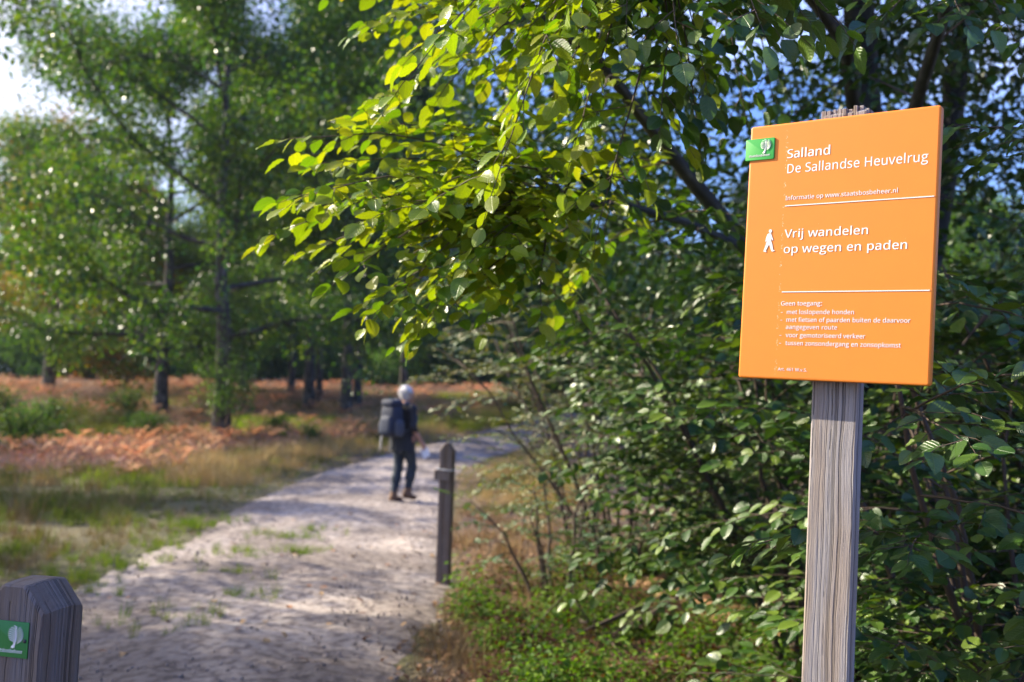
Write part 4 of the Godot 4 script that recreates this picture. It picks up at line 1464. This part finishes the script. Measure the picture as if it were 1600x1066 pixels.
func background() -> void:
	var needles := [Color(0.03, 0.07, 0.035), Color(0.04, 0.085, 0.035), Color(0.025, 0.06, 0.035)]
	var green := [Color(0.09, 0.18, 0.035), Color(0.14, 0.23, 0.035), Color(0.07, 0.15, 0.035)]
	var pine := tree("pine_tree", "tall dark pine in the far forest edge", "pines of the forest edge", on_ground(-36.0, -72.0), {"seed": 201, "h": 17.0, "r": 0.22, "first": 0.2, "limbs": 26, "spread": 3.4, "sprigs": 1300, "cols": needles, "mesh": M.needle_sprig, "mat": M.needle, "low": 0.1, "peak": 0.45, "bend": 0.003, "loose": 0.5})
	var broad := tree("broadleaf_tree", "rounded green tree in the far forest edge", "broadleaf trees of the forest edge", on_ground(2.0, -62.0), {"seed": 202, "h": 12.0, "r": 0.22, "first": 0.14, "limbs": 20, "spread": 5.0, "sprigs": 1700, "cols": green, "mesh": M.sprig, "mat": M.far_leaf, "size": 1.7, "low": 0.0, "loose": 0.7})
	rng.seed = 203
	for i in 30:
		var x := -46.0 + i * 2.5 + rr(-1, 1)
		copy(pine, "pine_tree", "tall dark pine in the far forest edge", on_ground(x, -72.0 - rr(0, 22)), rr(0, TAU), rr(0.75, 1.1))
	for i in 16:
		var x := -44.0 + i * 4.6 + rr(-1.5, 1.5)
		copy(broad, "broadleaf_tree", "rounded green tree in the far forest edge", on_ground(x, -64.0 - rr(0, 10)), rr(0, TAU), rr(0.55, 0.85))
	var bush := tree("undergrowth_bush", "leafy green bush under the far forest edge", "bushes of the forest edge", on_ground(-47.0, -60.0), {"seed": 204, "h": 4.6, "r": 0.1, "first": 0.04, "limbs": 16, "spread": 2.6, "sprigs": 520, "cols": [Color(0.10, 0.18, 0.06), Color(0.15, 0.24, 0.06), Color(0.08, 0.15, 0.06)], "mesh": M.sprig, "mat": M.blade, "size": 1.6, "low": -0.1, "loose": 0.5})
	bush.set_meta("category", "bush")
	for i in 34:
		copy(bush, "undergrowth_bush", "leafy green bush under the far forest edge", on_ground(-45.0 + i * 2.0 + rr(-0.8, 0.8), -60.0 - rr(0, 9)), rr(0, TAU), rr(0.75, 1.3))
	# trees behind the thicket on the right
	var side := [[4.6, -22.0, 0.5], [8.5, -19.0, 0.5], [12.0, -26.0, 0.7], [7.0, -31.0, 0.62], [10.5, -16.0, 0.42], [6.4, -14.5, 0.38], [2.9, -33.0, 0.6], [1.6, -40.0, 0.62]]
	var where := ["nearest the airy shrub", "hidden deep in the thicket", "at the far right of the wood", "behind the sky gap", "close behind the sign at right", "just behind the dark shrubs", "past the bend of the path", "far beyond the bend of the path"]
	for i in side.size():
		copy(broad, "broadleaf_tree", "broadleaf tree " + where[i], on_ground(side[i][0], side[i][1]), i * 1.3, side[i][2] * 0.8)

# ---------------------------------------------------------------- ground cover
func tuft_mesh(sd: int, blades: int, h: float, w: float, spread: float) -> ArrayMesh:
	var r := RandomNumberGenerator.new()
	r.seed = sd
	var st := surf()
	st.set_smooth_group(-1)
	for i in blades:
		var a := r.randf_range(0, TAU)
		var p := Vector3(cos(a), 0, sin(a)) * spread * sqrt(r.randf())
		var out := Vector3(cos(a), 0, sin(a)).rotated(Vector3.UP, r.randf_range(-1, 1)) * r.randf_range(0.15, 0.8)
		var l := h * r.randf_range(0.5, 1.1)
		var x := Vector3(-sin(a), 0, cos(a)).rotated(Vector3.UP, r.randf_range(-1, 1)) * w
		var v := r.randf_range(0.7, 1.2)
		st.set_color(Color(v, v * r.randf_range(0.9, 1.05), v * 0.9))
		var q := p + out * l * 0.3 + Vector3(0, l * 0.6, 0)
		var e := p + out * l * 0.85 + Vector3(0, l * 0.9, 0)
		quad(st, p - x, p + x, q + x * 0.8, q - x * 0.8)
		tri(st, q - x * 0.8, q + x * 0.8, e)
	st.generate_normals()
	return st.commit()

func frond_mesh() -> ArrayMesh:
	var st := surf()
	st.set_smooth_group(-1)
	for f in 6:
		var a := f * TAU / 6.0 + 0.3 * sin(f * 5.0)
		var o := Vector3(cos(a), 0, sin(a))
		var s := Vector3(-sin(a), 0, cos(a))
		for k in 22:
			var t := (k + 1.0) / 23.0
			var p := o * 0.5 * t + Vector3(0, 0.55 * t - 0.3 * t * t * t, 0)
			var l := 0.17 * (1.0 - t * 0.85)
			for e in [-1.0, 1.0]:
				var v := 0.8 + 0.4 * fposmod(k * 0.37 + f * 0.21, 1.0)
				st.set_color(Color(v, v, v))
				var d: Vector3 = s * e * l + o * l * 0.35 + Vector3(0, -0.05, 0)
				tri(st, p - o * 0.01, p + o * 0.01, p + d)
	st.generate_normals()
	return st.commit()

func turn(size: float) -> Basis:
	return Basis.from_euler(Vector3(rr(-0.15, 0.15), rr(0, TAU), rr(-0.15, 0.15))) * Basis.from_scale(Vector3(size * rr(0.8, 1.2), size * rr(0.75, 1.25), size * rr(0.8, 1.2)))

func ground_cover() -> void:
	rng.seed = 400
	var straw := []
	var grass := []
	var heath := []
	var fern := []
	var berry := []
	var litter := []
	# grass on both verges
	for i in 26000:
		var z := -4.5 - 46.0 * pow(rng.randf(), 1.7)
		var x := rr(-16.0, 1.2) if z < -14.0 else rr(-8.5, 0.6)
		var d := off_path(x, z)
		if d < -0.05 + 0.3 * nz.get_noise_2d(x * 90.0, z * 90.0):
			continue
		var p := on_ground(x, z) - Vector3(0, 0.02, 0)
		var right := x > path_mid(z)
		var patch := nz.get_noise_2d(x * 22.0 + 40.0, z * 22.0)
		var low := clampf(0.35 + d * 0.5, 0.35, 1.0)
		if right and z > -13.0:
			if rng.randf() < 0.4:
				straw.append([Transform3D(turn(0.35 + 0.25 * rng.randf()), p), Color(0.34, 0.25, 0.12) * rr(0.6, 1.1)])
			continue
		var olive := nz.get_noise_2d(x * 13.0, z * 13.0 + 200.0) > (0.1 if x > -5.5 else -0.2)
		if z > -15.5 and not right:
			var mix := rng.randf() + 0.7 * nz.get_noise_2d(x * 60.0, z * 60.0)
			var tall := clampf(0.3 + d * 0.22, 0.3, 0.8)
			if nz.get_noise_2d(x * 45.0 + 17.0, z * 45.0) < -0.3:
				continue
			if mix < 0.55:
				grass.append([Transform3D(turn(tall * rr(0.5, 1.1)), p), Color(0.09, 0.13, 0.03).lerp(Color(0.19, 0.21, 0.045), rng.randf()) * rr(0.6, 1.2)])
			elif mix < 0.85:
				straw.append([Transform3D(turn(tall * rr(0.5, 1.1)), p), Color(0.42, 0.32, 0.15).lerp(Color(0.25, 0.20, 0.08), rng.randf()) * rr(0.6, 1.15)])
			else:
				grass.append([Transform3D(turn(tall * rr(0.4, 0.9)), p), Color(0.16, 0.11, 0.06) * rr(0.6, 1.2)])
			continue
		if olive and d > 0.3:
			grass.append([Transform3D(turn(low * rr(0.5, 1.0)), p), Color(0.09, 0.11, 0.03).lerp(Color(0.17, 0.13, 0.055), rng.randf()) * rr(0.5, 1.2)])
		elif patch > 0.2 or (d < 0.5 and rng.randf() < 0.5):
			grass.append([Transform3D(turn(low * rr(0.5, 0.9)), p), Color(0.14, 0.19, 0.03).lerp(Color(0.26, 0.28, 0.04), rng.randf()) * rr(0.7, 1.2)])
		else:
			straw.append([Transform3D(turn(low * rr(0.6, 1.2)), p), Color(0.60, 0.46, 0.22).lerp(Color(0.40, 0.33, 0.11), rng.randf()) * rr(0.7, 1.15)])
	# bright grass in the clearing behind the nearest oak and beyond the bend
	for i in 5000:
		var far := i % 2 == 0
		var x := rr(-8.6, -5.6) if far else rr(-3.6, 3.0)
		var z := rr(-32.5, -27.5) if far else rr(-50.0, -31.0)
		if off_path(x, z) < 0.1:
			continue
		grass.append([Transform3D(turn(rr(0.7, 1.2)), on_ground(x, z)), Color(0.22, 0.30, 0.03).lerp(Color(0.36, 0.34, 0.05), rng.randf() * (0.4 if far else 1.0)) * rr(0.8, 1.1)])
	# tufts standing in the path itself
	for i in 46:
		var c := Vector2(rr(-3.6, -1.9), rr(-11.5, -5.4))
		for k in int(rr(3, 16)):
			var x := c.x + rr(-0.22, 0.22)
			var z := c.y + rr(-0.14, 0.14)
			grass.append([Transform3D(turn(rr(0.2, 0.42)), on_ground(x, z) + Vector3(0, 0.03, 0)), Color(0.10, 0.17, 0.03).lerp(Color(0.2, 0.22, 0.04), rng.randf())])
	# heather and bracken on the heath
	for i in 19000:
		var z := -17.0 - 42.0 * pow(rng.randf(), 1.3)
		var x := path_mid(z) - 3.2 - (30.0 if z < -28.0 else 14.0) * rng.randf()
		if off_path(x, z) < 1.6 or nz.get_noise_2d(x * 14.0, z * 14.0 + 70.0) < -0.2:
			continue
		if x > -7.5 and z > -24.0 and rng.randf() < 0.75:
			continue
		heath.append([Transform3D(turn(rr(0.8, 1.5)), on_ground(x, z) - Vector3(0, 0.03, 0)), Color(0.54, 0.32, 0.26).lerp(Color(0.58, 0.42, 0.32), rng.randf()).lerp(Color(0.22, 0.22, 0.08), rng.randf() * rng.randf()) * rr(0.7, 1.2)])
		if nz.get_noise_2d(x * 20.0 + 11.0, z * 20.0) > 0.02 and rng.randf() < 0.3:
			fern.append([Transform3D(turn(rr(0.35, 0.75)), on_ground(x, z) + Vector3(0, rr(0.05, 0.4), 0)), Color(0.80, 0.33, 0.14).lerp(Color(0.62, 0.42, 0.24), rng.randf()).lerp(Color(0.30, 0.24, 0.12), 0.25 * rng.randf()) * rr(0.8, 1.2)])
	for i in 46:
		var x := rr(0.9, 2.6)
		var z := rr(-8.4, -6.6)
		fern.append([Transform3D(turn(rr(0.4, 0.75)), on_ground(x, z)), Color(0.42, 0.24, 0.12).lerp(Color(0.55, 0.36, 0.2), rng.randf())])
	# bilberry and litter on the floor of the thicket
	for i in 7500:
		var x := rr(-0.35, 4.2)
		var z := rr(-9.4, -3.2)
		var edge := -0.25 + 0.35 * nz.get_noise_2d(z * 60.0, 9.0) + (0.0 if z > -7.6 else (-7.6 - z) * 0.5)
		var clump := nz.get_noise_2d(x * 110.0, z * 110.0)
		var fine := nz.get_noise_2d(x * 260.0 + 40.0, z * 260.0)
		if x < edge or clump + 0.5 * fine < 0.03:
			continue
		var tint := Color(0.20, 0.31, 0.04).lerp(Color(0.07, 0.15, 0.03), clampf(rng.randf() - fine, 0.0, 1.0))
		if rng.randf() < 0.25:
			tint = Color(0.11, 0.04, 0.03)
		berry.append([Transform3D(turn(rr(0.7, 1.25)), on_ground(x, z) + Vector3(0, rr(0.02, 0.10 + 0.55 * maxf(0.0, clump)), 0)), tint * rr(0.75, 1.2)])
	for i in 9000:
		var z := rr(-14.0, -4.5)
		var x := rr(-1.3, 4.5)
		if off_path(x, z) < -0.35 * rng.randf() * rng.randf():
			continue
		litter.append([Transform3D(Basis.from_euler(Vector3(-PI / 2 + rr(-0.5, 0.5), rr(0, TAU), rr(-0.4, 0.4))) * Basis.from_scale(Vector3.ONE * rr(0.5, 0.95)), on_ground(x, z) + Vector3(0, rr(0.02, 0.045), 0)), Color(0.26, 0.14, 0.07).lerp(Color(0.40, 0.26, 0.15), rng.randf()) * rr(0.5, 1.1)])
	var clod := []
	for i in 4200:
		var z := -5.0 - 12.0 * pow(rng.randf(), 1.4)
		var x := path_mid(z) + rr(-1.45, 1.55)
		if nz.get_noise_2d(x * 70.0, z * 70.0) < 0.0 and rng.randf() < 0.6:
			continue
		var k := 0.2 + 0.8 * pow(rng.randf(), 2.0)
		clod.append([Transform3D(Basis.from_euler(Vector3(rr(0, TAU), rr(0, TAU), 0)) * Basis.from_scale(Vector3(k, k * 0.6, k * rr(0.6, 1.6))), on_ground(x, z) + Vector3(0, 0.045, 0)), Color(0.14, 0.11, 0.09).lerp(Color(0.30, 0.25, 0.22), rng.randf())])
	var cs := surf()
	blob(cs, Vector3.ZERO, Vector3(0.016, 0.012, 0.014), 1.3, Basis(), 4)
	cs.generate_normals()
	tag(copies("path_debris", cs.commit(), M.dry_solid, clod, self), "dark crumbs of soil, cones and twigs strewn over the sand", "debris")
	var gm := tuft_mesh(1, 22, 0.34, 0.0035, 0.11)
	tag(copies("grass", gm, M.blade, grass, self), "short green grass along the verge and in tufts on the path", "grass")
	tag(copies("dry_grass", tuft_mesh(2, 26, 0.42, 0.003, 0.12), M.dry, straw, self), "straw-coloured dry grass along both verges of the path", "grass")
	tag(copies("heather", sprig_mesh(31, 60, 0.3, 0.10, 0.16, 0.8), M.dry, heath, self), "faded mauve-brown heather covering the open heath", "heather")
	tag(copies("bracken", frond_mesh(), M.dry, fern, self), "rust-orange dying bracken in patches across the heath", "bracken")
	tag(copies("bilberry", M.berry_sprig, M.blade, berry, self), "low bright green bilberry covering the thicket floor", "bilberry")
	tag(copies("leaf_litter", leaf_meshes[2], M.dry, litter, self), "brown dead leaves littering the ground under the shrubs", "leaf litter")
	# single dry leaves on the path
	var dry := [flat(0.36, 0.17, 0.07, 0.8), flat(0.45, 0.28, 0.12, 0.8), flat(0.22, 0.11, 0.06, 0.8)]
	for i in 60:
		var z := rr(-13.0, -5.6)
		var x := path_mid(z) + rr(-1.2, 1.3)
		var o := put(leaf_meshes[[2, 5, 0][i % 3]], "fallen_leaf", dry[i % 3], self)
		o.transform = Transform3D(Basis.from_euler(Vector3(-PI / 2 + rr(-0.35, 0.35), rr(0, TAU), rr(-0.3, 0.3))) * Basis.from_scale(Vector3.ONE * rr(0.7, 1.2)), on_ground(x, z) + Vector3(0, 0.06, 0))
		tag(o, "dry brown leaf lying loose on the sandy path", "leaf", "dry leaves on the sandy path")
